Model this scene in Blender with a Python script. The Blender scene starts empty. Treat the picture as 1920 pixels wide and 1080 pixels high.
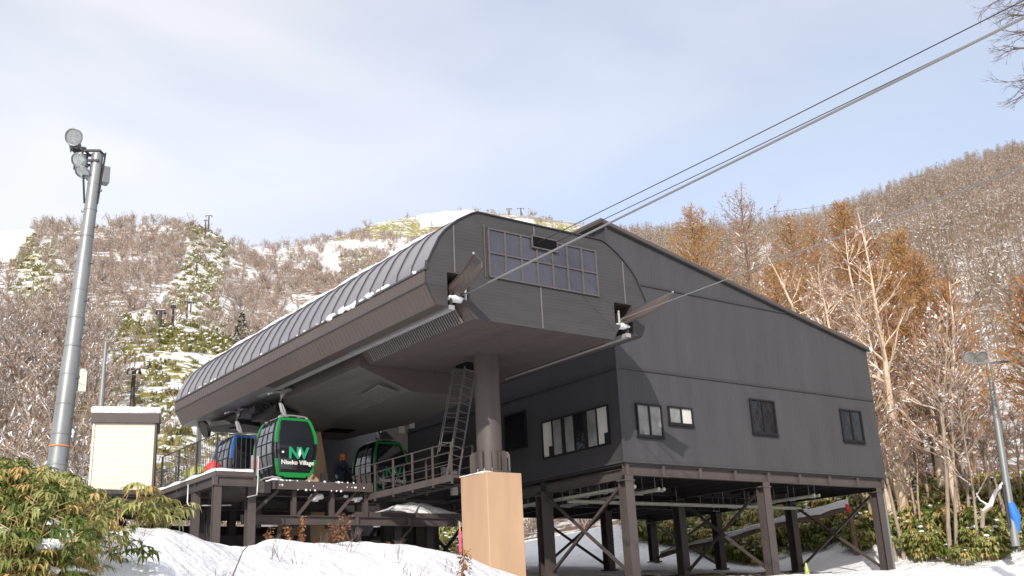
import bpy, math, random
import numpy as np
from mathutils import Vector, Matrix
R = math.radians
random.seed(7); np.random.seed(7)
SC = bpy.context.scene
COL = SC.collection

# ------------------------------------------------------------------ camera
FPX, PITCH, ROLL, YAW = 1943.6, 0.304838, 0.0491407, 0.650335
cy_, sy_, cp_, sp_, cr_, sr_ = math.cos(YAW), math.sin(YAW), math.cos(PITCH), math.sin(PITCH), math.cos(ROLL), math.sin(ROLL)
FW = np.array([sy_*cp_, cy_*cp_, sp_]); RT0 = np.array([cy_, -sy_, 0.0]); UP0 = np.cross(RT0, FW)
RT = cr_*RT0 - sr_*UP0; UP = cr_*UP0 + sr_*RT0
cd = bpy.data.cameras.new('camera'); cam = bpy.data.objects.new('camera', cd); COL.objects.link(cam)
cam.matrix_world = Matrix(((RT[0], UP[0], -FW[0], 0), (RT[1], UP[1], -FW[1], 0), (RT[2], UP[2], -FW[2], 0), (0, 0, 0, 1)))
cd.sensor_width = 36; cd.lens = 36*FPX/1920; cd.clip_start = 0.1; cd.clip_end = 6000
SC.camera = cam
# ------------------------------------------------------------------ light
SUN_AZ, SUN_EL = R(46.5), R(29)
W = bpy.data.worlds.new('World'); SC.world = W; W.use_nodes = True
nt = W.node_tree; N = nt.nodes; Lk = nt.links
bg = N['Background']
sky = N.new('ShaderNodeTexSky'); sky.sky_type = 'NISHITA'; sky.sun_disc = False
sky.sun_elevation = SUN_EL; sky.sun_rotation = math.pi + SUN_AZ
sky.air_density = 1.0; sky.dust_density = 1.2; sky.ozone_density = 1.5
tc = N.new('ShaderNodeTexCoord')
mp = N.new('ShaderNodeMapping'); mp.inputs['Scale'].default_value = (1.0, 1.0, 2.6); mp.inputs['Location'].default_value = (0.35, 0.1, 0.2)
mp.inputs['Rotation'].default_value = (0.15, 0.2, 0.4)
no = N.new('ShaderNodeTexNoise'); no.inputs['Scale'].default_value = 2.1; no.inputs['Detail'].default_value = 5; no.inputs['Roughness'].default_value = 0.42; no.inputs['Distortion'].default_value = 0.3
rp = N.new('ShaderNodeValToRGB'); rp.color_ramp.elements[0].position = 0.30; rp.color_ramp.elements[0].color = (0.45,)*3+(1,); rp.color_ramp.elements[1].position = 0.62; rp.color_ramp.elements[1].color = (1,)*3+(1,)
# thin high cloud, clearer towards +X (the right of the photo) and low down
dp = N.new('ShaderNodeVectorMath'); dp.operation = 'DOT_PRODUCT'; dp.inputs[1].default_value = (0.86, 0.30, -0.42)
mr = N.new('ShaderNodeMapRange'); mr.inputs[1].default_value = 0.05; mr.inputs[2].default_value = 0.85; mr.inputs[3].default_value = 1.0; mr.inputs[4].default_value = 0.34
mu = N.new('ShaderNodeMath'); mu.operation = 'MULTIPLY'; mu.use_clamp = True
mx = N.new('ShaderNodeMix'); mx.data_type = 'RGBA'
sc_ = N.new('ShaderNodeMix'); sc_.data_type = 'RGBA'; sc_.blend_type = 'MULTIPLY'; sc_.inputs[0].default_value = 1.0
no2 = N.new('ShaderNodeTexNoise'); no2.inputs['Scale'].default_value = 3.0; no2.inputs['Detail'].default_value = 3
cr2 = N.new('ShaderNodeValToRGB'); cr2.color_ramp.elements[0].position = 0.3; cr2.color_ramp.elements[1].position = 0.7
CB = 11.0
cr2.color_ramp.elements[0].color = (0.90, 0.91, 0.97, 1); cr2.color_ramp.elements[1].color = (0.96, 0.935, 0.93, 1)
sc_.inputs[7].default_value = (CB, CB, CB, 1)
Lk.new(tc.outputs['Generated'], mp.inputs['Vector']); Lk.new(mp.outputs[0], no.inputs['Vector']); Lk.new(mp.outputs[0], no2.inputs['Vector'])
Lk.new(no.outputs['Fac'], rp.inputs[0]); Lk.new(tc.outputs['Generated'], dp.inputs[0]); Lk.new(dp.outputs['Value'], mr.inputs[0])
Lk.new(rp.outputs[0], mu.inputs[0]); Lk.new(mr.outputs[0], mu.inputs[1])
Lk.new(no2.outputs['Fac'], cr2.inputs[0]); Lk.new(cr2.outputs[0], sc_.inputs[6])
Lk.new(mu.outputs[0], mx.inputs[0])
br = N.new('ShaderNodeMix'); br.data_type = 'RGBA'; br.blend_type = 'MULTIPLY'; br.inputs[0].default_value = 1.0; br.inputs[7].default_value = (2.05, 1.86, 1.82, 1)
Lk.new(sky.outputs[0], br.inputs[6])
Lk.new(br.outputs[2], mx.inputs[6]); Lk.new(sc_.outputs[2], mx.inputs[7])
Lk.new(mx.outputs[2], bg.inputs['Color']); bg.inputs['Strength'].default_value = 0.1
sd = bpy.data.lights.new('sun', 'SUN'); sun = bpy.data.objects.new('sun', sd); COL.objects.link(sun)
sd.energy = 4.2; sd.angle = R(0.6); sd.color = (1.0, 0.93, 0.84)
ldir = Vector((math.sin(SUN_AZ)*math.cos(SUN_EL), math.cos(SUN_AZ)*math.cos(SUN_EL), -math.sin(SUN_EL)))
sun.rotation_euler = ldir.to_track_quat('-Z', 'Y').to_euler()
SC.view_settings.view_transform = 'Standard'; SC.view_settings.look = 'None'; SC.view_settings.gamma = 1; SC.view_settings.exposure = 0.14

# ------------------------------------------------------------------ helpers
def ray(px, py):
    d = (px-960)/FPX*RT - (py-540)/FPX*UP + FW
    return d/np.linalg.norm(d)
def on(px, py, axis, val):
    d = ray(px, py); return Vector(d*(val/d['XYZ'.index(axis)]))
def dist_at(px, py, r):                 # world point seen at a photo pixel, r metres away horizontally
    d = ray(px, py); return Vector(d*(r/math.hypot(d[0], d[1])))
def proj(P):
    P = np.asarray(P, float); w = P@FW
    return 960+FPX*(P@RT)/w, 540-FPX*(P@UP)/w
def az_of(px, py):
    d = ray(px, py); return math.degrees(math.atan2(d[0], d[1]))

MATS = {}
def mat(name, col, rough=0.6, metal=0.0, spec=0.5, noise=None, bump=None, wave=None, trans=0, emit=None):
    """noise=(scale,amount,(sx,sy,sz)); bump=(scale,dist); wave=(axis,scale,dist)"""
    m = bpy.data.materials.new(name); m.use_nodes = True; t = m.node_tree; b = t.nodes['Principled BSDF']
    b.inputs['Base Color'].default_value = (*col, 1); b.inputs['Roughness'].default_value = rough; b.inputs['Metallic'].default_value = metal
    b.inputs['Specular IOR Level'].default_value = spec
    tcn = t.nodes.new('ShaderNodeTexCoord')
    if noise:
        mp = t.nodes.new('ShaderNodeMapping'); mp.inputs['Scale'].default_value = noise[2]
        n = t.nodes.new('ShaderNodeTexNoise'); n.inputs['Scale'].default_value = noise[0]; n.inputs['Detail'].default_value = 5; n.inputs['Roughness'].default_value = 0.6
        r_ = t.nodes.new('ShaderNodeMapRange'); a = noise[1]; r_.inputs[1].default_value = 0.3; r_.inputs[2].default_value = 0.7; r_.inputs[3].default_value = 1-a; r_.inputs[4].default_value = 1+a
        h = t.nodes.new('ShaderNodeVectorMath'); h.operation = 'SCALE'; h.inputs[0].default_value = col
        t.links.new(tcn.outputs['Object'], mp.inputs[0]); t.links.new(mp.outputs[0], n.inputs['Vector']); t.links.new(n.outputs['Fac'], r_.inputs[0])
        t.links.new(r_.outputs[0], h.inputs['Scale']); t.links.new(h.outputs[0], b.inputs['Base Color'])
        rr = t.nodes.new('ShaderNodeMapRange'); rr.inputs[3].default_value = max(0, rough-0.1); rr.inputs[4].default_value = min(1, rough+0.12)
        t.links.new(n.outputs['Fac'], rr.inputs[0]); t.links.new(rr.outputs[0], b.inputs['Roughness'])
    last = None
    if bump:
        n2 = t.nodes.new('ShaderNodeTexNoise'); n2.inputs['Scale'].default_value = bump[0]; n2.inputs['Detail'].default_value = 6
        bp = t.nodes.new('ShaderNodeBump'); bp.inputs['Distance'].default_value = bump[1]; bp.inputs['Strength'].default_value = 1
        t.links.new(tcn.outputs['Object'], n2.inputs['Vector']); t.links.new(n2.outputs['Fac'], bp.inputs['Height']); last = bp
    if wave:
        wv = t.nodes.new('ShaderNodeTexWave'); wv.wave_type = 'BANDS'; wv.bands_direction = wave[0]; wv.inputs['Scale'].default_value = wave[1]
        wv.wave_profile = 'TRI' if len(wave) > 3 else 'SIN'
        bp2 = t.nodes.new('ShaderNodeBump'); bp2.inputs['Distance'].default_value = wave[2]; bp2.inputs['Strength'].default_value = 1
        t.links.new(tcn.outputs['Object'], wv.inputs['Vector']); t.links.new(wv.outputs['Fac'], bp2.inputs['Height'])
        if last: t.links.new(last.outputs[0], bp2.inputs['Normal'])
        last = bp2
    if last: t.links.new(last.outputs[0], b.inputs['Normal'])
    if trans:
        b.inputs['Transmission Weight'].default_value = trans
    MATS[name] = m
    return m
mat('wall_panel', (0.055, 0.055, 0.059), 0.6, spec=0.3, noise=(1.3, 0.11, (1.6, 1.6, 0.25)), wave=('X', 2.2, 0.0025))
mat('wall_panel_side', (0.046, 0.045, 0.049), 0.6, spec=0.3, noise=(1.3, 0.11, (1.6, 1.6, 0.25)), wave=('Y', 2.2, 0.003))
mat('face_panel', (0.052, 0.050, 0.053), 0.55, spec=0.3, noise=(1.0, 0.13, (0.5, 1, 2.5)), wave=('Z', 3.2, 0.002))
mat('machine_wall', (0.26, 0.26, 0.28), 0.6, noise=(1.0, 0.07, (1, 1, 1)))
mat('ladder_steel', (0.13, 0.12, 0.12), 0.45, metal=0.2)
mat('seam_dark', (0.035, 0.034, 0.037), 0.5)
mat('seam_light', (0.14, 0.13, 0.13), 0.5)
mat('fascia', (0.074, 0.058, 0.054), 0.5, noise=(0.8, 0.10, (1, 1, 1)))
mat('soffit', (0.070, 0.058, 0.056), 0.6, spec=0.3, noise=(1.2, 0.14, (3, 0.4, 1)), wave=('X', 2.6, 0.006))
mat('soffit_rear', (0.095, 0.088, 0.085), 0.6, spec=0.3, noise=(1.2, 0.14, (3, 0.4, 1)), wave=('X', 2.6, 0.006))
mat('soffit_bounce_lit', (0.24, 0.235, 0.24), 0.6, noise=(1.2, 0.1, (1, 1, 1)))  # far underside: light bounced off snow put into a paler soffit colour
mat('roof_metal', (0.22, 0.215, 0.235), 0.28, metal=0.4, noise=(0.9, 0.10, (1, 1, 1)), bump=(3, 0.003))
mat('roof_seam', (0.05, 0.047, 0.052), 0.5)
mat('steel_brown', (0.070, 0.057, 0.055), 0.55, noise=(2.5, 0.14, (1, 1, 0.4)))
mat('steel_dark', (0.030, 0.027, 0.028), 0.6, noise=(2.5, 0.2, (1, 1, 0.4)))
mat('steel_light', (0.35, 0.35, 0.36), 0.4, metal=0.3, noise=(3, 0.1, (1, 1, 1)))
mat('galvanised', (0.22, 0.235, 0.24), 0.45, metal=0.35, noise=(2.2, 0.14, (1, 1, 0.3)), bump=(20, 0.002))
mat('galvanised_small', (0.19, 0.20, 0.21), 0.5, metal=0.3)
mat('beige_paint', (0.42, 0.275, 0.172), 0.65, noise=(0.9, 0.10, (1.4, 1.4, 0.35)), bump=(30, 0.003))
mat('beige_shade_lifted', (0.50, 0.34, 0.21), 0.75, noise=(1.2, 0.2, (1, 1, 0.3)), bump=(30, 0.003))  # same beige as the front pier, lightened to offset the canopy's shade
mat('cream_siding', (0.60, 0.565, 0.485), 0.6, noise=(1.1, 0.05, (1, 1, 3)), wave=('Z', 1.6, 0.005))
mat('mullion', (0.085, 0.076, 0.077), 0.5)
mat('glazing', (0.055, 0.056, 0.072), 0.25, noise=(0.8, 0.25, (1, 1, 1)))
mat('void_shade', (0.008, 0.008, 0.009), 0.9, spec=0.05)  # near-black colour standing in for the shade inside openings
mat('black_frame', (0.014, 0.014, 0.016), 0.5, spec=0.2)
mat('glass_dark', (0.012, 0.013, 0.015), 0.05, spec=0.35, bump=(2.6, 0.02))
mat('glass_pale', (0.20, 0.205, 0.20), 0.12, noise=(1.6, 0.35, (1, 1, 1)))
mat('blind_pale', (0.50, 0.50, 0.47), 0.6, noise=(2.5, 0.12, (1, 1, 0.3)))
mat('cabin_glass', (0.016, 0.018, 0.024), 0.08, spec=0.8)
mat('cabin_window', (0.10, 0.11, 0.13), 0.08, spec=0.9, noise=(4, 0.5, (1, 1, 1)))
mat('green_paint', (0.012, 0.24, 0.055), 0.35)
mat('blue_paint', (0.02, 0.14, 0.50), 0.35)
mat('logo_green', (0.02, 0.30, 0.15), 0.4)
mat('logo_white', (0.85, 0.85, 0.85), 0.5)
mat('silver', (0.42, 0.42, 0.43), 0.35, metal=0.4)
mat('rubber', (0.02, 0.02, 0.02), 0.7)
mat('cable', (0.24, 0.245, 0.25), 0.5, metal=0.5, wave=('DIAGONAL', 12, 0.004))
mat('cable_dark', (0.02, 0.02, 0.025), 0.5)
mat('orange', (0.80, 0.24, 0.03), 0.5)
mat('navy_cloth', (0.03, 0.04, 0.075), 0.8, bump=(25, 0.01))
mat('skin', (0.45, 0.27, 0.19), 0.6)
mat('glove', (0.55, 0.55, 0.55), 0.7)
mat('red', (0.75, 0.05, 0.04), 0.5)
mat('pink', (0.85, 0.08, 0.22), 0.5)
mat('pad_blue', (0.02, 0.16, 0.62), 0.6, bump=(6, 0.02))
mat('lamp_glass', (0.40, 0.44, 0.44), 0.15, metal=0.6, noise=(6, 0.25, (1, 1, 1)))
mat('white_box', (0.68, 0.66, 0.56), 0.5)
mat('pipe_pale', (0.50, 0.50, 0.44), 0.5, noise=(3, 0.15, (1, 1, 1)))
mat('deck_grate', (0.085, 0.070, 0.068), 0.6, noise=(4, 0.2, (1, 1, 1)))
mat('soil', (0.06, 0.045, 0.035), 0.95, noise=(3, 0.4, (1, 1, 1)), bump=(5, 0.05))
mat('birch_bark', (0.62, 0.49, 0.37), 0.75, noise=(5, 0.28, (1, 1, 0.5)), bump=(12, 0.01))
mat('pole_bark', (0.30, 0.235, 0.185), 0.8, noise=(5, 0.3, (1, 1, 0.5)), bump=(12, 0.01))
mat('larch_bark', (0.20, 0.13, 0.09), 0.85, noise=(6, 0.3, (1, 1, 0.3)))
mat('twig_brown', (0.33, 0.20, 0.13), 0.8)
mat('twig_near', (0.12, 0.09, 0.08), 0.8)
mat('log_bark', (0.12, 0.09, 0.07), 0.9, noise=(6, 0.3, (1, 1, 0.3)))
mat('straw', (0.46, 0.31, 0.14), 0.8)
mat('dead_leaf', (0.28, 0.115, 0.045), 0.8)
mat('yellow_green', (0.42, 0.45, 0.15), 0.6)
mat('oil_green', (0.16, 0.17, 0.05), 0.9)

def rnd_mat(name, cols, rough=0.7, transl=0.0, scale=3.0):
    """leafy/woody material: colour varies per instance and by a small noise"""
    m = bpy.data.materials.new(name); m.use_nodes = True; t = m.node_tree; b = t.nodes['Principled BSDF']
    oi = t.nodes.new('ShaderNodeObjectInfo'); tcn = t.nodes.new('ShaderNodeTexCoord'); n = t.nodes.new('ShaderNodeTexNoise'); n.inputs['Scale'].default_value = scale; n.inputs['Detail'].default_value = 2
    ad = t.nodes.new('ShaderNodeMath'); ad.operation = 'MULTIPLY_ADD'; ad.inputs[1].default_value = 0.45
    n_r = t.nodes.new('ShaderNodeMapRange'); n_r.inputs[1].default_value = 0.25; n_r.inputs[2].default_value = 0.75; n_r.inputs[4].default_value = 0.55
    t.links.new(tcn.outputs['Object'], n.inputs['Vector']); t.links.new(n.outputs['Fac'], n_r.inputs[0])
    t.links.new(oi.outputs['Random'], ad.inputs[0]); t.links.new(n_r.outputs[0], ad.inputs[2])
    r_ = t.nodes.new('ShaderNodeValToRGB'); e = r_.color_ramp.elements
    while len(e) < len(cols): e.new(0.5)
    for i, c in enumerate(cols): e[i].position = i/(len(cols)-1); e[i].color = (*c, 1)
    t.links.new(ad.outputs[0], r_.inputs[0]); t.links.new(r_.outputs[0], b.inputs['Base Color'])
    b.inputs['Roughness'].default_value = rough; b.inputs['Specular IOR Level'].default_value = 0.25
    if transl:
        tr = t.nodes.new('ShaderNodeBsdfTranslucent'); ms = t.nodes.new('ShaderNodeMixShader'); ms.inputs[0].default_value = transl
        t.links.new(r_.outputs[0], tr.inputs['Color']); t.links.new(b.outputs[0], ms.inputs[1]); t.links.new(tr.outputs[0], ms.inputs[2])
        t.links.new(ms.outputs[0], t.nodes['Material Output'].inputs['Surface'])
    MATS[name] = m
    return m
rnd_mat('hill_twig', [(0.17, 0.115, 0.08), (0.32, 0.225, 0.165), (0.25, 0.195, 0.155), (0.44, 0.36, 0.29)], scale=0.3)
rnd_mat('hill_twig_grey', [(0.14, 0.10, 0.07), (0.27, 0.195, 0.135), (0.20, 0.155, 0.115), (0.36, 0.28, 0.21)], scale=0.3)
rnd_mat('hill_sasa', [(0.15, 0.145, 0.05), (0.26, 0.245, 0.085), (0.36, 0.32, 0.14)], transl=0.25)
rnd_mat('sasa_leaf', [(0.13, 0.17, 0.04), (0.27, 0.30, 0.09), (0.42, 0.41, 0.16), (0.60, 0.53, 0.26)], 0.42, transl=0.35, scale=4)
rnd_mat('sasa_leaf_deep', [(0.05, 0.09, 0.015), (0.10, 0.15, 0.025), (0.19, 0.22, 0.04)], 0.5, transl=0.3, scale=4)
rnd_mat('sasa_dry', [(0.55, 0.46, 0.24), (0.58, 0.40, 0.15), (0.42, 0.26, 0.11)], 0.6, transl=0.3)
rnd_mat('larch_needle', [(0.34, 0.18, 0.09), (0.45, 0.25, 0.10), (0.50, 0.32, 0.11)], 0.8, transl=0.35, scale=0.9)
rnd_mat('larch_fade', [(0.30, 0.18, 0.12), (0.38, 0.22, 0.13), (0.42, 0.24, 0.12)], 0.8, transl=0.3, scale=0.9)
rnd_mat('fir_needle', [(0.035, 0.05, 0.03), (0.06, 0.08, 0.04)], 0.8)

def snow_mat(name, amount=0.0):
    m = bpy.data.materials.new(name); m.use_nodes = True; t = m.node_tree; b = t.nodes['Principled BSDF']
    b.inputs['Base Color'].default_value = (0.79, 0.80, 0.82, 1); b.inputs['Roughness'].default_value = 0.55; b.inputs['Specular IOR Level'].default_value = 0.3
    tcn = t.nodes.new('ShaderNodeTexCoord')
    n = t.nodes.new('ShaderNodeTexNoise'); n.inputs['Scale'].default_value = 1.6; n.inputs['Detail'].default_value = 8; n.inputs['Roughness'].default_value = 0.55
    n2 = t.nodes.new('ShaderNodeTexNoise'); n2.inputs['Scale'].default_value = 14; n2.inputs['Detail'].default_value = 4
    b1 = t.nodes.new('ShaderNodeBump'); b1.inputs['Distance'].default_value = 0.30; b2 = t.nodes.new('ShaderNodeBump'); b2.inputs['Distance'].default_value = 0.014
    t.links.new(tcn.outputs['Object'], n.inputs['Vector']); t.links.new(tcn.outputs['Object'], n2.inputs['Vector'])
    t.links.new(n.outputs['Fac'], b1.inputs['Height']); t.links.new(n2.outputs['Fac'], b2.inputs['Height']); t.links.new(b1.outputs[0], b2.inputs['Normal']); t.links.new(b2.outputs[0], b.inputs['Normal'])
    MATS[name] = m
    return m, t, b, tcn
snow_mat('snow')
# near snow ground: snow with bare soil where attribute 'soil' is high
m, t, b, tcn = snow_mat('snow_ground_mat')
at_ = t.nodes.new('ShaderNodeAttribute'); at_.attribute_name = 'soil'
ns = t.nodes.new('ShaderNodeTexNoise'); ns.inputs['Scale'].default_value = 2.2; ns.inputs['Detail'].default_value = 6
t.links.new(tcn.outputs['Object'], ns.inputs['Vector'])
ad = t.nodes.new('ShaderNodeMath'); ad.operation = 'ADD'; t.links.new(at_.outputs['Fac'], ad.inputs[0]); t.links.new(ns.outputs['Fac'], ad.inputs[1])
rg = t.nodes.new('ShaderNodeMapRange'); rg.inputs[1].default_value = 0.86; rg.inputs[2].default_value = 0.98; t.links.new(ad.outputs[0], rg.inputs[0])
mxx = t.nodes.new('ShaderNodeMix'); mxx.data_type = 'RGBA'; mxx.inputs[6].default_value = (0.79, 0.80, 0.82, 1); mxx.inputs[7].default_value = (0.05, 0.036, 0.028, 1)
t.links.new(rg.outputs[0], mxx.inputs[0]); t.links.new(mxx.outputs[2], b.inputs['Base Color'])
# hillside: snow, sasa grass and leaf litter
m = bpy.data.materials.new('hillside_mat'); m.use_nodes = True; t = m.node_tree; b = t.nodes['Principled BSDF']; MATS['hillside_mat'] = m
b.inputs['Roughness'].default_value = 0.85; b.inputs['Specular IOR Level'].default_value = 0.1
tcn = t.nodes.new('ShaderNodeTexCoord')
def nz(scale, det=6, rough=0.6):
    n = t.nodes.new('ShaderNodeTexNoise'); n.inputs['Scale'].default_value = scale; n.inputs['Detail'].default_value = det; n.inputs['Roughness'].default_value = rough
    t.links.new(tcn.outputs['Object'], n.inputs['Vector']); return n
def math_(op, a, b_, clamp=False):
    n = t.nodes.new('ShaderNodeMath'); n.operation = op; n.use_clamp = clamp
    for i, v in enumerate((a, b_)):
        if isinstance(v, (int, float)): n.inputs[i].default_value = v
        else: t.links.new(v, n.inputs[i])
    return n.outputs[0]
def mrange(v, a, b_, c=0.0, d=1.0):
    n = t.nodes.new('ShaderNodeMapRange'); n.inputs[1].default_value = a; n.inputs[2].default_value = b_; n.inputs[3].default_value = c; n.inputs[4].default_value = d; t.links.new(v, n.inputs[0]); return n.outputs[0]
def mixc(f, a, b_):
    n = t.nodes.new('ShaderNodeMix'); n.data_type = 'RGBA'; t.links.new(f, n.inputs[0])
    for i, v in ((6, a), (7, b_)):
        if isinstance(v, tuple): n.inputs[i].default_value = (*v, 1)
        else: t.links.new(v, n.inputs[i])
    return n.outputs[2]
ag = t.nodes.new('ShaderNodeAttribute'); ag.attribute_name = 'green'; al = t.nodes.new('ShaderNodeAttribute'); al.attribute_name = 'litter'
fine = nz(0.55, 8, 0.68); mid = nz(0.12, 5)
gcol = mixc(mrange(mid.outputs['Fac'], 0.35, 0.65), (0.17, 0.165, 0.045), (0.30, 0.27, 0.09))
lcol = mixc(mrange(mid.outputs['Fac'], 0.35, 0.65), (0.18, 0.125, 0.09), (0.27, 0.20, 0.15))
fs = math_('ADD', fine.outputs['Fac'], math_('MULTIPLY', mid.outputs['Fac'], 0.5))
gf = mrange(math_('ADD', fs, math_('MULTIPLY', ag.outputs['Fac'], 0.55)), 1.0, 1.06)
lf = mrange(math_('ADD', fs, math_('MULTIPLY', al.outputs['Fac'], 0.40)), 0.95, 1.03)
c1 = mixc(lf, (0.80, 0.80, 0.81), lcol); c2 = mixc(gf, c1, gcol)
t.links.new(c2, b.inputs['Base Color'])
bp = t.nodes.new('ShaderNodeBump'); bp.inputs['Distance'].default_value = 0.9; t.links.new(fine.outputs['Fac'], bp.inputs['Height']); t.links.new(bp.outputs[0], b.inputs['Normal'])

def tag(o, label=None, cat=None, group=None, kind=None):
    if label: o['label'] = label
    if cat: o['category'] = cat
    if group: o['group'] = group
    if kind: o['kind'] = kind
    return o
def thing(name, label, cat, loc=(0, 0, 0), rz=0, group=None):
    o = bpy.data.objects.new(name, None); o.empty_display_size = 0.2; COL.objects.link(o)
    o.location = loc; o.rotation_euler = (0, 0, rz); return tag(o, label, cat, group)
def kids(o): return [c for c in COL.objects if c.parent == o]
def copy_tree(o, parent=None):
    c = o.copy(); COL.objects.link(c); c.parent = parent
    for ch in kids(o): copy_tree(ch, c)
    return c

class MB:
    def __init__(s): s.v = []; s.f = []; s.m = []; s.mats = []
    def mi(s, m):
        if m not in s.mats: s.mats.append(m)
        return s.mats.index(m)
    def add(s, vs, fs, m):
        o = len(s.v); s.v.extend([tuple(v) for v in vs]); i = s.mi(m)
        for f in fs: s.f.append(tuple(o+k for k in f)); s.m.append(i)
        return s
    def box(s, a, b, m):
        x0, y0, z0 = a; x1, y1, z1 = b
        return s.add([(x0,y0,z0),(x1,y0,z0),(x1,y1,z0),(x0,y1,z0),(x0,y0,z1),(x1,y0,z1),(x1,y1,z1),(x0,y1,z1)],
              [(0,3,2,1),(4,5,6,7),(0,1,5,4),(1,2,6,5),(2,3,7,6),(3,0,4,7)], m)
    def bar(s, p, q, w, h, m, up=(0, 0, 1)):
        p = Vector(p); q = Vector(q); d = (q-p).normalized(); u = Vector(up)
        if abs(d.dot(u)) > 0.98: u = Vector((0, 1, 0))
        r = d.cross(u).normalized()*w/2; u2 = r.cross(d).normalized()*h/2
        vs = [p-r-u2, p+r-u2, p+r+u2, p-r+u2, q-r-u2, q+r-u2, q+r+u2, q-r+u2]
        return s.add(vs, [(0,3,2,1),(4,5,6,7),(0,1,5,4),(1,2,6,5),(2,3,7,6),(3,0,4,7)], m)
    def ibeam(s, p, q, w, h, m, up=(0, 0, 1), t=0.02):
        p = Vector(p); q = Vector(q); d = (q-p).normalized(); u = Vector(up)
        if abs(d.dot(u)) > 0.98: u = Vector((0, 1, 0))
        r = d.cross(u).normalized(); u2 = r.cross(d).normalized()
        for k in (-1, 1): s.bar(p+u2*k*(h/2-t/2), q+u2*k*(h/2-t/2), w, t, m, up)
        s.bar(p, q, t, h-2*t-0.002, m, up); return s
    def tube(s, pts, r, m, n=8, cap=True):
        pts = [Vector(p) for p in pts]; k = len(pts); rr = r if isinstance(r, (list, tuple)) else [r]*k
        vs = []; ref = None
        for i, p in enumerate(pts):
            d = (pts[min(i+1, k-1)]-pts[max(i-1, 0)]).normalized()
            if ref is None: ref = Vector((0, 0, 1)) if abs(d.z) < 0.9 else Vector((1, 0, 0))
            a = d.cross(ref)
            if a.length < 1e-4: ref = Vector((0, 1, 0)); a = d.cross(ref)
            a.normalize(); b = d.cross(a).normalized(); ref = -b if False else ref
            for j in range(n):
                an = 2*math.pi*j/n; vs.append(p+(a*math.cos(an)+b*math.sin(an))*rr[i])
        fs = [(i*n+j, i*n+(j+1) % n, (i+1)*n+(j+1) % n, (i+1)*n+j) for i in range(k-1) for j in range(n)]
        if cap: fs += [tuple(range(n)), tuple((k-1)*n+j for j in reversed(range(n)))]
        return s.add(vs, fs, m)
    def prism(s, poly, axis, a, b, m, cap_m=None):
        """poly: 2-D outline in the other two axes, extruded from a to b"""
        def P(u, v, w): return {'X': (w, u, v), 'Y': (u, w, v), 'Z': (u, v, w)}[axis]
        n = len(poly); vs = [P(u, v, a) for u, v in poly]+[P(u, v, b) for u, v in poly]
        s.add(vs, [(i, (i+1) % n, n+(i+1) % n, n+i) for i in range(n)], m)
        s.add(vs, [tuple(range(n)), tuple(range(2*n-1, n-1, -1))], cap_m or m); return s
    def grid(s, rows, m, closed=False):
        n = len(rows[0]); vs = [p for r_ in rows for p in r_]
        fs = [(i*n+j, i*n+j+1, (i+1)*n+j+1, (i+1)*n+j) for i in range(len(rows)-1) for j in range(n-1)]
        return s.add(vs, fs, m)
    def sphere(s, c, r, m, nu=10, nv=6, sc=(1, 1, 1), jit=0):
        rows = []
        for i in range(nv+1):
            th = math.pi*i/nv; row = []
            for j in range(nu+1):
                ph = 2*math.pi*(j % nu)/nu; k = 1+(jit*math.sin(3*ph+i*1.7+c[0]*5) if 0 < i < nv else 0)
                row.append((c[0]+r*sc[0]*math.sin(th)*math.cos(ph)*k, c[1]+r*sc[1]*math.sin(th)*math.sin(ph)*k, c[2]+r*sc[2]*math.cos(th)*k))
            rows.append(row)
        return s.grid(rows, m)
    def build(s, name, parent=None, smooth=False, bevel=0, fixn=True):
        me = bpy.data.meshes.new(name); me.from_pydata(s.v, [], s.f); 
        for m_ in s.mats: me.materials.append(MATS[m_])
        me.polygons.foreach_set('material_index', s.m)
        if fixn:
            import bmesh
            bm = bmesh.new(); bm.from_mesh(me); bmesh.ops.recalc_face_normals(bm, faces=bm.faces); bm.to_mesh(me); bm.free()
        if smooth:
            me.polygons.foreach_set('use_smooth', [True]*len(me.polygons))
            try: me.set_sharp_from_angle(angle=R(40))
            except Exception: pass
        me.update()
        o = bpy.data.objects.new(name, me); COL.objects.link(o)
        if parent: o.parent = parent
        if parent and 'snow' in name: o['kind'] = 'stuff'
        if bevel:
            bv = o.modifiers.new('bevel', 'BEVEL'); bv.width = bevel; bv.segments = 2; bv.limit_method = 'ANGLE'
        return o
def text_part(name, txt, m, parent, loc, rot, size, depth=0.004, bold=0.012, align='CENTER', sx=1.0, shear=0):
    c = bpy.data.curves.new(name, 'FONT'); c.body = txt; c.size = size; c.extrude = depth; c.offset = bold; c.align_x = align; c.shear = shear
    tmp = bpy.data.objects.new('t', c); COL.objects.link(tmp); bpy.context.view_layer.update()
    me = bpy.data.meshes.new_from_object(tmp.evaluated_get(bpy.context.evaluated_depsgraph_get()))
    COL.objects.unlink(tmp); bpy.data.objects.remove(tmp); me.name = name; me.materials.clear(); me.materials.append(MATS[m])
    o = bpy.data.objects.new(name, me); COL.objects.link(o); o.parent = parent; o.location = loc; o.rotation_euler = rot; o.scale = (sx, 1, 1)
    return o

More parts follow.
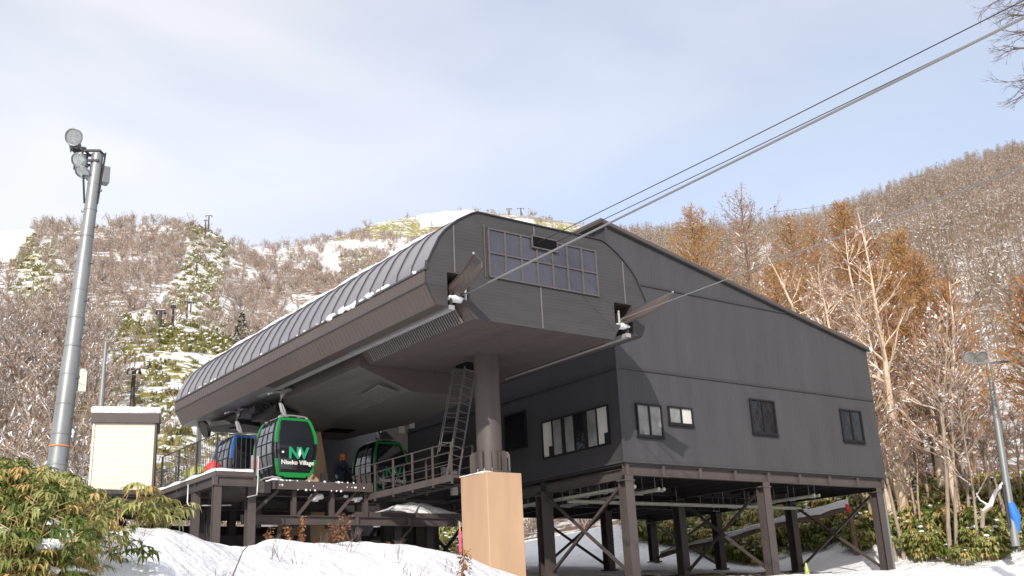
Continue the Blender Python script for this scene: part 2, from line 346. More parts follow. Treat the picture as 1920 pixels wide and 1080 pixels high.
# ------------------------------------------------------------------ terrain
AZ_IN = np.arange(-10, 88.01, 0.2); AZ = np.concatenate([np.arange(-180, -12, 4.0), AZ_IN, np.arange(92, 180.1, 4.0)])
RR = np.concatenate([np.array([0.3, 1.5, 3, 4.5, 6]), np.linspace(7, 26, 150), np.linspace(26.4, 62, 80), np.geomspace(63.5, 800, 120), np.array([900, 1100, 1400, 1900, 2600])])
NEAR_END = int(np.searchsorted(RR, 62))
def curve_az(tab, f):   # tab rows: (px, py, ...) -> arrays over AZ
    a = np.array([az_of(t_[0], t_[1]) for t_ in tab]); v = np.array([f(t_) for t_ in tab]); o = np.argsort(a)
    return np.interp(AZ, a[o], v[o])
def smooth(y, k):
    w = np.hanning(k+2)[1:-1]; w /= w.sum(); return np.convolve(np.pad(y, k//2, mode='edge'), w, mode='valid')[:len(y)]
crest = [(-400, 900, 12), (0, 990, 11.5), (120, 1002, 12), (190, 1008, 12.5), (250, 1003, 13), (307, 1004, 13.3), (360, 1017, 14), (413, 1026, 15), (457, 1031, 15.5), (500, 1023, 16.5), (540, 1020, 17.5),
         (600, 1024, 18), (650, 1027, 19), (778, 1031, 21), (829, 1039, 22), (880, 1052, 23), (930, 1073, 23.7), (1000, 1092, 24), (1100, 1104, 24), (1300, 1112, 24), (1600, 1106, 24), (1920, 1090, 24), (2300, 1070, 24)]
DC = curve_az(crest, lambda c: c[2]); 
def zc(c): P = dist_at(c[0], c[1], c[2]); return P.z
ZC = curve_az(crest, zc)
skyl = [(-500, 380, 330), (0, 410, 330), (60, 404, 330), (100, 400, 330), (200, 398, 330), (280, 395, 330), (365, 398, 330), (400, 415, 335), (440, 436, 345), (490, 447, 360), (530, 447, 380), (600, 440, 410), (640, 428, 440), (700, 411, 500),
        (780, 400, 600), (830, 391, 650), (870, 390, 660), (920, 396, 670), (990, 403, 680), (1080, 415, 680), (1150, 428, 600), (1200, 432, 540), (1290, 432, 500), (1400, 418, 480), (1480, 408, 480), (1560, 396, 480), (1600, 380, 480),
        (1650, 358, 480), (1700, 336, 490), (1760, 314, 500), (1800, 300, 510), (1870, 276, 520), (1920, 268, 520), (2100, 235, 520), (2500, 200, 500)]
DS = smooth(curve_az(skyl, lambda c: c[2]), 9)
TS = curve_az(skyl, lambda c: (lambda d: d[2]/math.hypot(d[0], d[1]))(ray(c[0], c[1])))
TREEH = curve_az([(0, 400, 4.0), (600, 440, 4.0), (760, 400, 1.5), (1080, 412, 1.0), (1150, 428, 4), (1920, 268, 6.0)], lambda c: c[2])
HS = smooth(DS*TS-TREEH, 3)
inview = (AZ > -8) & (AZ < 86)
for i in range(len(AZ)):
    if not inview[i]:
        DC[i] = 14; ZC[i] = -1.0; DS[i] = 420; HS[i] = 60
HG = np.zeros((len(AZ), len(RR)))
def zn(r, a):
    x, y = r*math.sin(R(a)), r*math.cos(R(a))
    return float(np.interp(y, [0, 25, 29.4, 33.7, 38, 46, 60], [0.2, 0.80, 1.1, 1.5, 2.0, 3.0, 5.0]))+0.42*min(9.0, max(0.0, x-39.5))-0.05*max(0, 20-x)*min(1, max(0, (y-25)/10))
rng = np.random.RandomState(3)
for i, a in enumerate(AZ):
    d0, z0, D, H = DC[i], ZC[i], DS[i], HS[i]
    if inview[i]:
        z60 = np.interp(a, [8, 30, 50, 66], [2.6, 2.9, zn(60, 50), zn(60, 66)]) if a < 50 else zn(60, a)
        xs = [0, 5, d0*0.72, d0, d0+3.5, 32, 38, 45, 52, 60, D, D+60, D+400, 2600]
        zm = z0-0.55 if a < 38 else z0-0.25
        k_ = 0.6 if a < 35 else 1.0
        zq = [zn(r, a)*k_+(1-k_)*0.3 for r in (32, 38, 45, 52)]
        zs = [-1.65, -1.5, zm-0.25, z0, min(z0-0.05, zq[0]) if a > 38 else min(z0-.35, zq[0])] + zq + [max(z60, zq[-1]+.3), H, H-6, H-90, H-160]
    else:
        xs = [0, 60, D, 2600]; zs = [-1.65, -2, H*0.4, 40]
    xs = np.array(xs, float); zs = np.array(zs, float)
    # Fritsch-Carlson monotone cubic; straight rise to the ridge
    h = np.diff(xs); dl = np.diff(zs)/h; mm = np.zeros(len(xs)); mm[0] = dl[0]; mm[-1] = dl[-1]
    for k in range(1, len(xs)-1):
        mm[k] = 0 if dl[k-1]*dl[k] <= 0 else 2*dl[k-1]*dl[k]/(dl[k-1]+dl[k])
    idx = np.clip(np.searchsorted(xs, RR)-1, 0, len(xs)-2); tt = (RR-xs[idx])/h[idx]
    HG[i] = zs[idx]*(1+2*tt)*(1-tt)**2+h[idx]*mm[idx]*tt*(1-tt)**2+zs[idx+1]*tt**2*(3-2*tt)+h[idx]*mm[idx+1]*tt**2*(tt-1)
    if inview[i]:
        k = (RR > 60) & (RR < D); q_ = (RR-60)/(D-60); z6 = zs[xs.tolist().index(60)]; lin = z6+(H-z6)*(0.35*q_+0.65*q_**1.15)
        w_ = np.clip((RR-60)/12, 0, 1); HG[i] = np.where(k, HG[i]*(1-w_)+lin*w_, HG[i])
# undulation (value-noise on world x,y)
_tab = rng.rand(256, 256)
def vnoise(x, y):
    xi = np.floor(x).astype(int); yi = np.floor(y).astype(int); fx = x-xi; fy = y-yi; fx = fx*fx*(3-2*fx); fy = fy*fy*(3-2*fy)
    g = lambda a, b: _tab[a % 256, b % 256]
    return (g(xi, yi)*(1-fx)+g(xi+1, yi)*fx)*(1-fy)+(g(xi, yi+1)*(1-fx)+g(xi+1, yi+1)*fx)*fy-0.5
def fbm(x, y, o=4):
    s = 0; a = 1
    for k in range(o): s = s+a*vnoise(x*2**k+17*k, y*2**k-9*k); a *= 0.5
    return s
AA, RG = np.meshgrid(np.radians(AZ), RR, indexing='ij')
XG = RG*np.sin(AA); YG = RG*np.cos(AA)
amp_n = np.interp(RR, [0, 8, 30, 45, 62, 100, 300, 2600], [0.02, 0.10, 0.10, 0.12, 0.35, 1.6, 5, 8])[None, :]
ridge = np.exp(-((RG-DS[:, None])/45.0)**2)                      # keep the skyline where it is
HG += np.interp(RR, [0, 5, 8, 40, 60, 90], [0, 0, .10, .10, .05, 0])[None, :]*(fbm(XG/1.1+5, YG/1.1, 4)+.5*np.abs(fbm(XG/.45, YG/.45+9, 2)))
HG += amp_n*(0.55*fbm(XG/3.2, YG/3.2)*np.exp(-RG/60)+0.9*fbm(XG/45, YG/45, 4)*(1-np.exp(-RG/60)))*(1-0.75*ridge)
def ground_z(x, y):
    r = math.hypot(x, y); a = math.degrees(math.atan2(x, y))
    i = np.clip(np.searchsorted(AZ, a)-1, 0, len(AZ)-2); j = np.clip(np.searchsorted(RR, r)-1, 0, len(RR)-2)
    fa = (a-AZ[i])/(AZ[i+1]-AZ[i]); fr = min(max((r-RR[j])/(RR[j+1]-RR[j]), 0), 1)
    return float((HG[i, j]*(1-fa)+HG[i+1, j]*fa)*(1-fr)+(HG[i, j+1]*(1-fa)+HG[i+1, j+1]*fa)*fr)
def hit(px, py, r0=5.0, r1=760):        # where the line of sight meets the ground
    d = ray(px, py); hh = math.hypot(d[0], d[1]); r = r0
    while r < r1:
        x, y, z = d*(r/hh)
        if ground_z(x, y) >= z: return Vector((x, y, ground_z(x, y)))
        r += 0.25 if r < 60 else 1.5
    return None
def inpoly(px, py, poly):
    c = np.zeros(np.shape(px), bool); n = len(poly)
    for i in range(n):
        x1, y1 = poly[i]; x2, y2 = poly[(i+1) % n]
        with np.errstate(all='ignore'):
            c ^= ((y1 > py) != (y2 > py)) & (px < (x2-x1)*(py-y1)/(y2-y1+1e-9)+x1)
    return c
PISTE = [(-200, 425), (60, 425), (64, 440), (50, 462), (34, 486), (-200, 490)]
STRIPS = [[(66, 432), (78, 440), (60, 475), (34, 500), (20, 496), (50, 462)], [(222, 596), (300, 608), (380, 628), (446, 640), (446, 668), (380, 655), (300, 635), (222, 622)],
          [(352, 415), (400, 412), (400, 432), (352, 440)], [(690, 425), (760, 412), (800, 420), (800, 440), (700, 450)], [(920, 405), (1080, 425), (1080, 440), (900, 440)]]
CORR = [(352, 440), (402, 432), (440, 470), (410, 560), (450, 640), (222, 600), (310, 560), (345, 500)]
LOWER = [(190, 640), (225, 620), (380, 650), (520, 660), (480, 980), (180, 980), (190, 760)]
LEFTLOW = [(-300, 800), (190, 760), (190, 980), (-300, 1000)]
PEAK = [(560, 430), (700, 395), (850, 385), (1100, 405), (1150, 440), (1000, 560), (900, 520), (690, 470)]
WHITE = [[(780, 385), (900, 388), (860, 420), (790, 425)], [(600, 478), (640, 480), (640, 520), (605, 520)], [(840, 400), (1000, 412), (1000, 424), (860, 416)]]
MIDSN = [(560, 462), (760, 440), (800, 500), (620, 540)]
RIGHTSN = [(1360, 440), (1450, 450), (1470, 560), (1380, 520)]
_P = np.stack([XG, YG, HG], -1); PX, PY = proj(_P)
front = (_P@FW) > 1
def region(polys):
    o = np.zeros(PX.shape, bool)
    for p in polys: o |= inpoly(PX, PY, p)
    return o & front
CLUMP = np.clip(.62+1.5*fbm(XG/22+3, YG/22, 3), .12, 1.25)
GREEN = np.full(PX.shape, 0.05); LIT = np.full(PX.shape, 0.55); DEN = np.full(PX.shape, 1.0)
LIT[:, :] = np.where(AA > R(48), 0.60, 0.62)
def setreg(polys, g, l, d):
    k = region(polys)
    GREEN[k] = g; LIT[k] = l; DEN[k] = d
setreg([PEAK], 0.46, 0.75, 0.38); setreg([MIDSN], 0.30, 0.45, 0.75); setreg([RIGHTSN], 0.1, 0.1, 0.5)
setreg([CORR], 0.40, 0.05, 0.12); setreg([LOWER], 0.46, 0.15, 0.05); setreg([[(40, 490), (110, 440), (130, 520), (90, 600), (20, 560)]], .42, .1, .3); setreg([LEFTLOW], 0.6, 0.3, 0.6)
setreg(STRIPS[:3], 1.15, 0.5, 0.05); setreg(STRIPS[3:], 0.62, 0.5, 0.1); setreg(WHITE, 0.0, 0.0, 0.03); setreg([PISTE], -1.0, -1.0, 0.0)
DEN = DEN*np.where(AA > R(45), np.clip(CLUMP, .45, 1.2), CLUMP); LIT = np.where(LIT > .3, LIT+(.25*(CLUMP-.7)), LIT)
def field(F, x, y):
    r = math.hypot(x, y); a = math.degrees(math.atan2(x, y))
    i = int(np.clip(np.searchsorted(AZ, a), 0, len(AZ)-1)); j = int(np.clip(np.searchsorted(RR, r), 0, len(RR)-1)); return float(F[i, j])
def polar_mesh(name, j0, j1, m, attrs):
    nA, nR = len(AZ), j1-j0
    vs = np.stack([XG[:, j0:j1], YG[:, j0:j1], HG[:, j0:j1]], -1).reshape(-1, 3)
    i, j = np.meshgrid(np.arange(nA-1), np.arange(nR-1), indexing='ij'); a = i*nR+j
    fs = np.stack([a, a+nR, a+nR+1, a+1], -1).reshape(-1, 4).tolist()
    if j0 == 0: fs += [tuple(k*nR for k in range(nA))[:-1]]
    me = bpy.data.meshes.new(name); me.from_pydata(vs.tolist(), [], fs); me.materials.append(MATS[m])
    me.polygons.foreach_set('use_smooth', [True]*len(me.polygons))
    for nme, F in attrs.items():
        at = me.attributes.new(nme, 'FLOAT', 'POINT'); at.data.foreach_set('value', F[:, j0:j1].reshape(-1).astype(np.float32))
    o = bpy.data.objects.new(name, me); COL.objects.link(o); o['kind'] = 'structure'; return o
SOIL = np.zeros(PX.shape)
SOIL[(XG > 18.5) & (XG < 37) & (YG > 24.0) & (YG < 30.5)] = 0.5
SOIL[(XG > 19.5) & (XG < 31) & (YG > 24.3) & (YG < 29.0)] = 0.95
SOIL[(XG > 9) & (XG < 21) & (YG > 31) & (YG < 42)] = 0.5
polar_mesh('snow_ground', 0, NEAR_END+1, 'snow_ground_mat', {'soil': SOIL})
polar_mesh('hillside', NEAR_END, len(RR), 'hillside_mat', {'green': GREEN, 'litter': LIT})

# ------------------------------------------------------------------ scattered vegetation (stuff), instanced from the object's own mesh
def scatter(name, protos, pts, label, cat):
    """protos: MB list; pts: (x,y,z, scale, rotz, kind, tilt)"""
    v = []; f = []; mi = []; mats = []; kind = []
    for k, p in enumerate(protos):
        o = len(v); v += p.v; f += [tuple(o+q for q in g) for g in p.f]
        for mm_ in p.mats:
            if mm_ not in mats: mats.append(mm_)
        mi += [mats.index(p.mats[q]) for q in p.m]; kind += [k]*len(p.v)
    n0 = len(v); v += [(p[0], p[1], p[2]) for p in pts]; kind += [100+p[5] for p in pts]
    me = bpy.data.meshes.new(name); me.from_pydata(v, [], f)
    for mm_ in mats: me.materials.append(MATS[mm_])
    me.polygons.foreach_set('material_index', mi)
    a = me.attributes.new('kind_id', 'INT', 'POINT'); a.data.foreach_set('value', kind)
    s = me.attributes.new('scl', 'FLOAT_VECTOR', 'POINT'); rt = me.attributes.new('rot', 'FLOAT_VECTOR', 'POINT')
    sv = np.zeros((len(v), 3), np.float32); rv = np.zeros((len(v), 3), np.float32)
    if pts:
        P = np.array(pts, float); jit = np.random.rand(len(P))*0.3+0.85
        sv[n0:, 0] = P[:, 3]*jit; sv[n0:, 1] = P[:, 3]*jit; sv[n0:, 2] = P[:, 3]; rv[n0:, 2] = P[:, 4]; rv[n0:, 0] = P[:, 6]
    s.data.foreach_set('vector', sv.ravel()); rt.data.foreach_set('vector', rv.ravel())
    o = bpy.data.objects.new(name, me); COL.objects.link(o)
    ng = bpy.data.node_groups.new(name, 'GeometryNodeTree'); ng.interface.new_socket('Geometry', in_out='INPUT', socket_type='NodeSocketGeometry'); ng.interface.new_socket('Geometry', in_out='OUTPUT', socket_type='NodeSocketGeometry')
    gi = ng.nodes.new('NodeGroupInput'); go = ng.nodes.new('NodeGroupOutput'); jn = ng.nodes.new('GeometryNodeJoinGeometry')
    def na(nm, ty):
        n = ng.nodes.new('GeometryNodeInputNamedAttribute'); n.data_type = ty; n.inputs[0].default_value = nm; return n.outputs[0]
    kid = na('kind_id', 'INT'); sc = na('scl', 'FLOAT_VECTOR'); ro = na('rot', 'FLOAT_VECTOR')
    e2r = ng.nodes.new('FunctionNodeEulerToRotation'); ng.links.new(ro, e2r.inputs[0])
    def sep(val):
        c = ng.nodes.new('FunctionNodeCompare'); c.data_type = 'INT'; c.operation = 'EQUAL'
        ins = [q for q in c.inputs if q.type == 'INT']; ng.links.new(kid, ins[0]); ins[1].default_value = val
        g = ng.nodes.new('GeometryNodeSeparateGeometry'); g.domain = 'POINT'; ng.links.new(gi.outputs[0], g.inputs[0]); ng.links.new(c.outputs[0], g.inputs[1]); return g.outputs[0]
    for k in range(len(protos)):
        ip = ng.nodes.new('GeometryNodeInstanceOnPoints'); ng.links.new(sep(100+k), ip.inputs['Points']); ng.links.new(sep(k), ip.inputs['Instance'])
        ng.links.new(e2r.outputs[0], ip.inputs['Rotation']); ng.links.new(sc, ip.inputs['Scale']); ng.links.new(ip.outputs[0], jn.inputs[0])
    ng.links.new(jn.outputs[0], go.inputs[0])
    md = o.modifiers.new('scatter', 'NODES'); md.node_group = ng
    return tag(o, label, cat, kind='stuff')

def tri_branch(mb, p, q, r0, r1, m):
    d = (q-p).normalized(); a = d.cross(Vector((0.3, 0.2, 1))).normalized(); b = d.cross(a)
    vs = []
    for c, r in ((p, r0), (q, r1)):
        for k in range(3):
            an = 2.094*k+0.5; vs.append(c+(a*math.cos(an)+b*math.sin(an))*r)
    mb.add(vs, [(0, 1, 4, 3), (1, 2, 5, 4), (2, 0, 3, 5)], m)
def blade(mb, p, q, w, m):
    d = (q-p); a = d.cross(Vector((random.uniform(-1, 1), random.uniform(-1, 1), random.uniform(-1, 1)))).normalized()*w/2
    mb.add([p-a, p+a, q+a*0.3, q-a*0.3], [(0, 1, 2, 3)], m)
def rv(rg, s=1.0): return Vector((rg.uniform(-s, s), rg.uniform(-s, s), rg.uniform(-s, s)))
def bush_proto(seed, h, spread, stems, m, snow=0.25, tw=0.035, up=0.55, depth=3, fan=4):
    rg = random.Random(seed); mb = MB()
    def grow(p, d, L, r, lv):
        q = p+d*L
        if lv < 2: tri_branch(mb, p, q, r, r*0.7, m)
        else: blade(mb, p, q, max(r*1.6, tw), m)
        if lv >= 1 and abs(d.z) < 0.85 and rg.random() < snow:
            o = Vector((0, 0, r*1.2+0.015)); w = max(r*2.2, tw*1.7)
            a = Vector((-d.y, d.x, 0)); a = a.normalized()*w/2 if a.length > 1e-3 else Vector((w/2, 0, 0))
            p2 = p+(q-p)*rg.uniform(0, 0.4); q2 = p2+(q-p2)*rg.uniform(0.5, 1)
            mb.add([p2-a+o, p2+a+o, q2+a+o, q2-a+o, (p2+q2)/2+o*2.2], [(0, 1, 4), (1, 2, 4), (2, 3, 4), (3, 0, 4)], 'snow')
        if lv < depth:
            for k in range(fan if lv else fan+1):
                nd = (d+rv(rg, 0.75)+Vector((0, 0, up*0.5))).normalized(); t0 = rg.uniform(0.35, 1.0)
                grow(p+d*L*t0, nd, L*rg.uniform(0.5, 0.75), r*0.5, lv+1)
    for s_ in range(stems):
        d = Vector((rg.uniform(-spread, spread), rg.uniform(-spread, spread), 1)).normalized()
        grow(Vector((rg.uniform(-.3, .3), rg.uniform(-.3, .3), -0.4)), d, h*0.45, h*0.012, 0)
    return mb
def slim_proto(seed, h, m, snow=0.2, tw=0.05):
    rg = random.Random(seed); mb = MB(); p = Vector((0, 0, -0.5)); lean = rv(rg, 0.06); lean.z = 0
    n = 7; pts = []
    for i in range(n+1): pts.append(p.copy()); p = p+Vector((lean.x+rg.uniform(-.05, .05), lean.y+rg.uniform(-.05, .05), 1)).normalized()*(h/n)
    for i in range(n): tri_branch(mb, pts[i], pts[i+1], h*0.012*(1-i/n)+0.02, h*0.012*(1-(i+1)/n)+0.015, m)
    for k in range(46):
        t = rg.uniform(0.25, 1)*n; i = min(int(t), n-1); b = pts[i].lerp(pts[i+1], t-i); an = rg.uniform(0, 6.28); e = rg.uniform(0.5, 1.3)
        L = h*0.23*(1.15-t/n)+0.3; d = Vector((math.cos(an), math.sin(an), e)).normalized(); q = b+d*L
        blade(mb, b, q, tw, m)
        for j in range(4):
            c = b.lerp(q, rg.uniform(0.3, 1)); q3 = c+(d+rv(rg, .6)).normalized()*L*0.5; blade(mb, c, q3, tw*0.8, m)
            if rg.random() < snow: blade(mb, c+Vector((0, 0, .04)), c.lerp(q3, .7)+Vector((0, 0, .05)), tw*2.0, 'snow')
    return mb
bushes = [bush_proto(s, 4.6, 0.65, 3, 'hill_twig', snow=0.42, depth=3, fan=4, tw=0.045) for s in (1, 2, 3, 4)] + [bush_proto(s, 4.6, 0.8, 3, 'hill_twig', snow=0.6, depth=4, fan=3, tw=0.035) for s in (5, 6)]
slims = [slim_proto(s, 8.5, 'hill_twig_grey', 0.12, 0.05) for s in (11, 12, 13)]
def tuft_proto(seed, m, n=26, h=0.9, w=0.10, snow=3):
    rg = random.Random(seed); mb = MB()
    for i in range(n):
        b = Vector((rg.uniform(-.5, .5), rg.uniform(-.5, .5), 0)); t = b+Vector((rg.uniform(-.5, .5), rg.uniform(-.5, .5), h*rg.uniform(.5, 1))); e = t+Vector((rg.uniform(-.35, .35), rg.uniform(-.35, .35), -0.15))
        a = Vector((rg.uniform(-1, 1), rg.uniform(-1, 1), 0)).normalized()*w
        mb.add([b-a*.3, b+a*.3, t+a, t-a, e], [(0, 1, 2, 3), (3, 2, 4)], m)
    for i in range(snow):
        mb.sphere((rg.uniform(-.5, .5), rg.uniform(-.5, .5), h*rg.uniform(.55, .9)), rg.uniform(.12, .28), 'snow', 6, 4, (1, 1, .5))
    return mb
tufts = [tuft_proto(s, 'hill_sasa') for s in (21, 22)]
pts_b = []; pts_s = []; pts_t = []
rg = random.Random(99)
def view_ok(x, y, marg=80):
    z = ground_z(x, y); w = np.dot((x, y, z), FW)
    if w < 1: return False
    a, b_ = proj((x, y, z+2)); return -marg < a < 1920+marg and b_ > 150
def scatter_pts(n, a0, a1, r0, r1, fn):
    for _ in range(n):
        a = R(rg.uniform(a0, a1)); r = math.sqrt(rg.uniform(r0*r0, r1*r1)); x, y = r*math.sin(a), r*math.cos(a)
        fn(x, y, r, a)
BLDG = lambda x, y: 8 < x < 40 and 20 < y < 45
def f_bush(x, y, r, a):
    D = float(np.interp(math.degrees(a), AZ, DS))
    if r > D+12: return
    d = field(DEN, x, y)
    if rg.random() > d or BLDG(x, y): return
    pts_b.append((x, y, ground_z(x, y), rg.uniform(0.5, 1.25)*(0.75 if r < 90 else 1.0)*(1.25 if r > D-25 else 1), rg.uniform(0, 6.28), rg.randrange(4), rg.uniform(-.12, .12)))
def f_big(x, y, r, a):
    d = field(DEN, x, y)
    if rg.random() > d or BLDG(x, y) or d < .2: return
    pts_b.append((x, y, ground_z(x, y), rg.uniform(1.3, 2.0), rg.uniform(0, 6.28), 4+rg.randrange(2), rg.uniform(-.3, .3)))
scatter_pts(8200, 4, 44, 62, 420, f_bush); scatter_pts(1900, 4, 44, 62, 170, f_bush); scatter_pts(420, 4, 26, 64, 150, f_big); scatter_pts(1500, 22, 46, 380, 700, f_bush)
def f_slim(x, y, r, a):
    D = float(np.interp(math.degrees(a), AZ, DS))
    if r > D+12 or BLDG(x, y) or rg.random() > field(DEN, x, y): return
    pts_s.append((x, y, ground_z(x, y), rg.uniform(0.5, 1.2), rg.uniform(0, 6.28), rg.randrange(3), rg.uniform(-.04, .04)))
scatter_pts(16500, 43, 70, 75, 560, f_slim)
def f_tuft(x, y, r, a):
    g = field(GREEN, x, y)
    if g < 0.3 or rg.random() > g*0.8: return
    pts_t.append((x, y, ground_z(x, y)-0.1, rg.uniform(0.6, 1.3), rg.uniform(0, 6.28), rg.randrange(2), 0))
scatter_pts(16000, 4, 32, 62, 340, f_tuft)
# woods on the slope behind the photographer, seen in the window glass
for _ in range(700):
    a = R(rg.uniform(95, 335)); r = rg.uniform(38, 85); x, y = r*math.sin(a), r*math.cos(a)
    pts_s.append((x, y, ground_z(x, y), rg.uniform(1.2, 1.7), rg.uniform(0, 6.28), rg.randrange(3), 0))
for _ in range(420):
    a = R(rg.uniform(104, 156)); r = rg.uniform(40, 75); x, y = r*math.sin(a), r*math.cos(a)
    pts_s.append((x, y, ground_z(x, y), rg.uniform(1.8, 2.4), rg.uniform(0, 6.28), rg.randrange(3), 0))
scatter('bare_shrubs', bushes, pts_b, 'pinkish brown bare shrubs dusted with snow covering the left hillside', 'shrubs')
scatter('bare_woodland', slims, pts_s, 'grey brown leafless woodland covering the right hillside', 'woodland')
scatter('hill_bamboo_grass', tufts, pts_t, 'olive dwarf bamboo grass poking through snow on the slope', 'bamboo grass')

# ------------------------------------------------------------------ gondola station (canopy, pillar, piers)
CX = 17.895; Y0 = 22.0; Y1 = 41.0
st = thing('gondola_station', 'dark grey gondola station canopy with curved roof and glazed end on a round pillar', 'gondola station', (CX, 30, 0.5))
def local(mb, root):
    lx, ly, lz = root.location; c, s = math.cos(-root.rotation_euler.z), math.sin(-root.rotation_euler.z)
    mb.v = [((x-lx)*c-(y-ly)*s, (x-lx)*s+(y-ly)*c, z-lz) for x, y, z in mb.v]; return mb
def part(mb, name, root, **k): return local(mb, root).build(name, root, **k)
left_arch = [(13.90, 8.79), (13.94, 9.02), (14.07, 9.30), (14.30, 9.74), (14.48, 9.97), (14.71, 10.18), (14.95, 10.38), (15.23, 10.55), (15.42, 10.66), (15.62, 10.73)]
arch = left_arch + [(2*CX-x, z) for x, z in reversed(left_arch)]
sL = [(14.20, 7.86), (14.55, 7.85), (14.55, 8.81), (15.27, 8.81), (15.27, 8.14), (15.06, 8.10), (15.39, 7.62)]
section = [(13.90, 8.42)] + arch + [(2*CX-13.90, 8.42)] + [(2*CX-x, z) for x, z in sL] + list(reversed(sL))
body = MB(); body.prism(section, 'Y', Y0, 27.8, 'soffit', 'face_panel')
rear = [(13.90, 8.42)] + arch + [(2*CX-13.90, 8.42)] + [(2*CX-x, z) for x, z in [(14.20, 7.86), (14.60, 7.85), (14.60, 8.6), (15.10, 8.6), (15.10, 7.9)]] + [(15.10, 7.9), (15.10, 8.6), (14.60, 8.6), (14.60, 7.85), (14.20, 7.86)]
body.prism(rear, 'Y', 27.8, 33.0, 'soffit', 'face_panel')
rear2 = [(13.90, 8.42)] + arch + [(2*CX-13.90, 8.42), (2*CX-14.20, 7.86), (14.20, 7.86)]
body.prism(rear2, 'Y', 33.0, Y1, 'soffit_bounce_lit', 'fascia')
part(body, 'canopy_body', st)
# front cladding: one plate with the two rope openings left free
fr = MB()
face = [(13.915, 8.42)] + [(x+(0.012 if x < CX else -0.012), z-0.012) for x, z in arch] + [(2*CX-13.915, 8.42)] + [(2*CX-x, z) for x, z in sL] + list(reversed(sL))
fr.prism(face, 'Y', Y0-0.035, Y0-0.004, 'face_panel')
for x, z0, z1 in [(14.80, 8.83, 10.2), (17.73, 7.64, 8.86), (17.6, 10.4, 10.68), (21.00, 8.83, 10.17)]: fr.box((x-.018, Y0-.052, z0), (x+.018, Y0-.037, z1), 'seam_light')
part(fr, 'front_panel', st)
tr = MB()                                            # verge trim following the arch
for i in range(len(arch)-1):
    a, b_ = arch[i], arch[i+1]; tr.bar((a[0], Y0-.03, a[1]+.012), (b_[0], Y0-.03, b_[1]+.012), 0.10, 0.035, 'seam_dark')
part(tr, 'verge_trim', st)
rf = MB()
off = [(x+(-.02 if x < CX else .02), z+.02) for x, z in arch]
rows = []
for y in np.linspace(Y0-.06, Y1+.05, 26): rows.append([(x, y, z) for x, z in off])
rf.grid(rows, 'roof_metal')
for y in np.arange(Y0+.7, Y1, 0.77):
    for i in range(len(off)-1):
        a, b_ = off[i], off[i+1]; rf.bar((a[0], y, a[1]+.01), (b_[0], y, b_[1]+.01), 0.035, 0.05, 'roof_seam')
for sx in (0, -1):
    x, z = off[sx]; rf.box((x-.03, Y0-.06, z-.03), (x+.03, Y1+.05, z+.025), 'roof_seam')
part(rf, 'roof', st, smooth=True, fixn=False)
for side in (1, -1):                                 # corrugated fascia
    fa = MB()
    def X(x): return x if side == 1 else 2*CX-x
    ys = np.arange(Y0+.02, Y1, 0.055); k = 0
    rows = []
    for q, y in enumerate(ys):
        o = 0.009 if (q % 4) in (1, 2) else 0.0
        rows.append([(X(13.885-o), y, 8.775), (X(13.885-o), y, 8.415), (X(14.19-o*.87), y, 7.855-o*.5)])
    fa.grid(rows, 'fascia'); fa.box((min(X(13.9), X(13.86)), Y0+.0, 8.40), (max(X(13.9), X(13.86)), Y1, 8.43), 'seam_dark')
    part(fa, 'fascia', st, fixn=False)
# slot rails
for side in (1, -1):
    rl = MB()
    def X(x): return x if side == 1 else 2*CX-x
    a, b_ = sorted((X(14.62), X(14.80))); rl.box((a, Y0+.02, 7.80), (b_, 34.5, 7.92), 'steel_light'); rl.box((a+.06, Y0+.02, 7.92), (b_-.06, 34.5, 8.34), 'steel_dark')
    a, b_ = sorted((X(14.90), X(15.0))); rl.box((a, Y0+.1, 8.26), (b_, 34.5, 8.34), 'silver')
    for y in np.arange(23, 34, 1.4): a, b_ = sorted((X(14.60), X(15.04))); rl.box((a, y, 8.36), (b_, y+.08, 8.5), 'steel_dark')
    part(rl, 'guide_rail', st)
    lv = MB()                                        # louvred strip on the inner slanted edge
    n = Vector((-(7.62-8.10), 0, (15.39-15.06))) 
    for y in np.arange(22.45, 27.3, 0.115):
        p = [(15.045, 8.085), (15.375, 7.59)]
        lv.bar((X(15.06), y, 8.03), (X(15.33), y, 7.615), 0.05, 0.05, 'seam_light' if side == 1 else 'fascia', up=(0, 1, 0))
    lv.bar((X(15.07), 22.4, 8.03), (X(15.07), 27.4, 8.03), 0.03, 0.05, 'fascia'); lv.bar((X(15.34), 22.4, 7.625), (X(15.34), 27.4, 7.625), 0.03, 0.05, 'fascia')
    part(lv, 'louvre', st)
# rear drop body (machinery housing)
hb = MB()
A = [(15.10, 27.84, 7.9), (15.10, 33.4, 7.9), (17.2, 37.5, 7.8), (20.69, 37.5, 7.8), (20.69, 27.84, 7.9)]
B_ = [(16.95, 27.84, 6.92), (16.95, 33.2, 6.92), (18.2, 37.0, 6.92), (19.2, 37.0, 6.92), (19.95, 32.5, 6.92), (19.4, 27.84, 6.92)]
Cc = [(15.10, 27.84, 7.55), (15.10, 33.4, 7.55), (17.2, 37.5, 7.45), (20.69, 37.5, 7.45), (20.69, 27.84, 7.6)]
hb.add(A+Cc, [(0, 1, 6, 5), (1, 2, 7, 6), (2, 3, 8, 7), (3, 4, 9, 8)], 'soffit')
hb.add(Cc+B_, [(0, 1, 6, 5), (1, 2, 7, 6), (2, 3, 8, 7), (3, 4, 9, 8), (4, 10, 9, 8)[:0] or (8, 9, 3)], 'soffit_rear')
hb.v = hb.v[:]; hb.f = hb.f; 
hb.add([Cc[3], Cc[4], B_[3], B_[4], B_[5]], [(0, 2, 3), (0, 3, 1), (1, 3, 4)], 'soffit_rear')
hb.add(B_, [(0, 1, 2, 3, 4, 5)], 'soffit_rear')
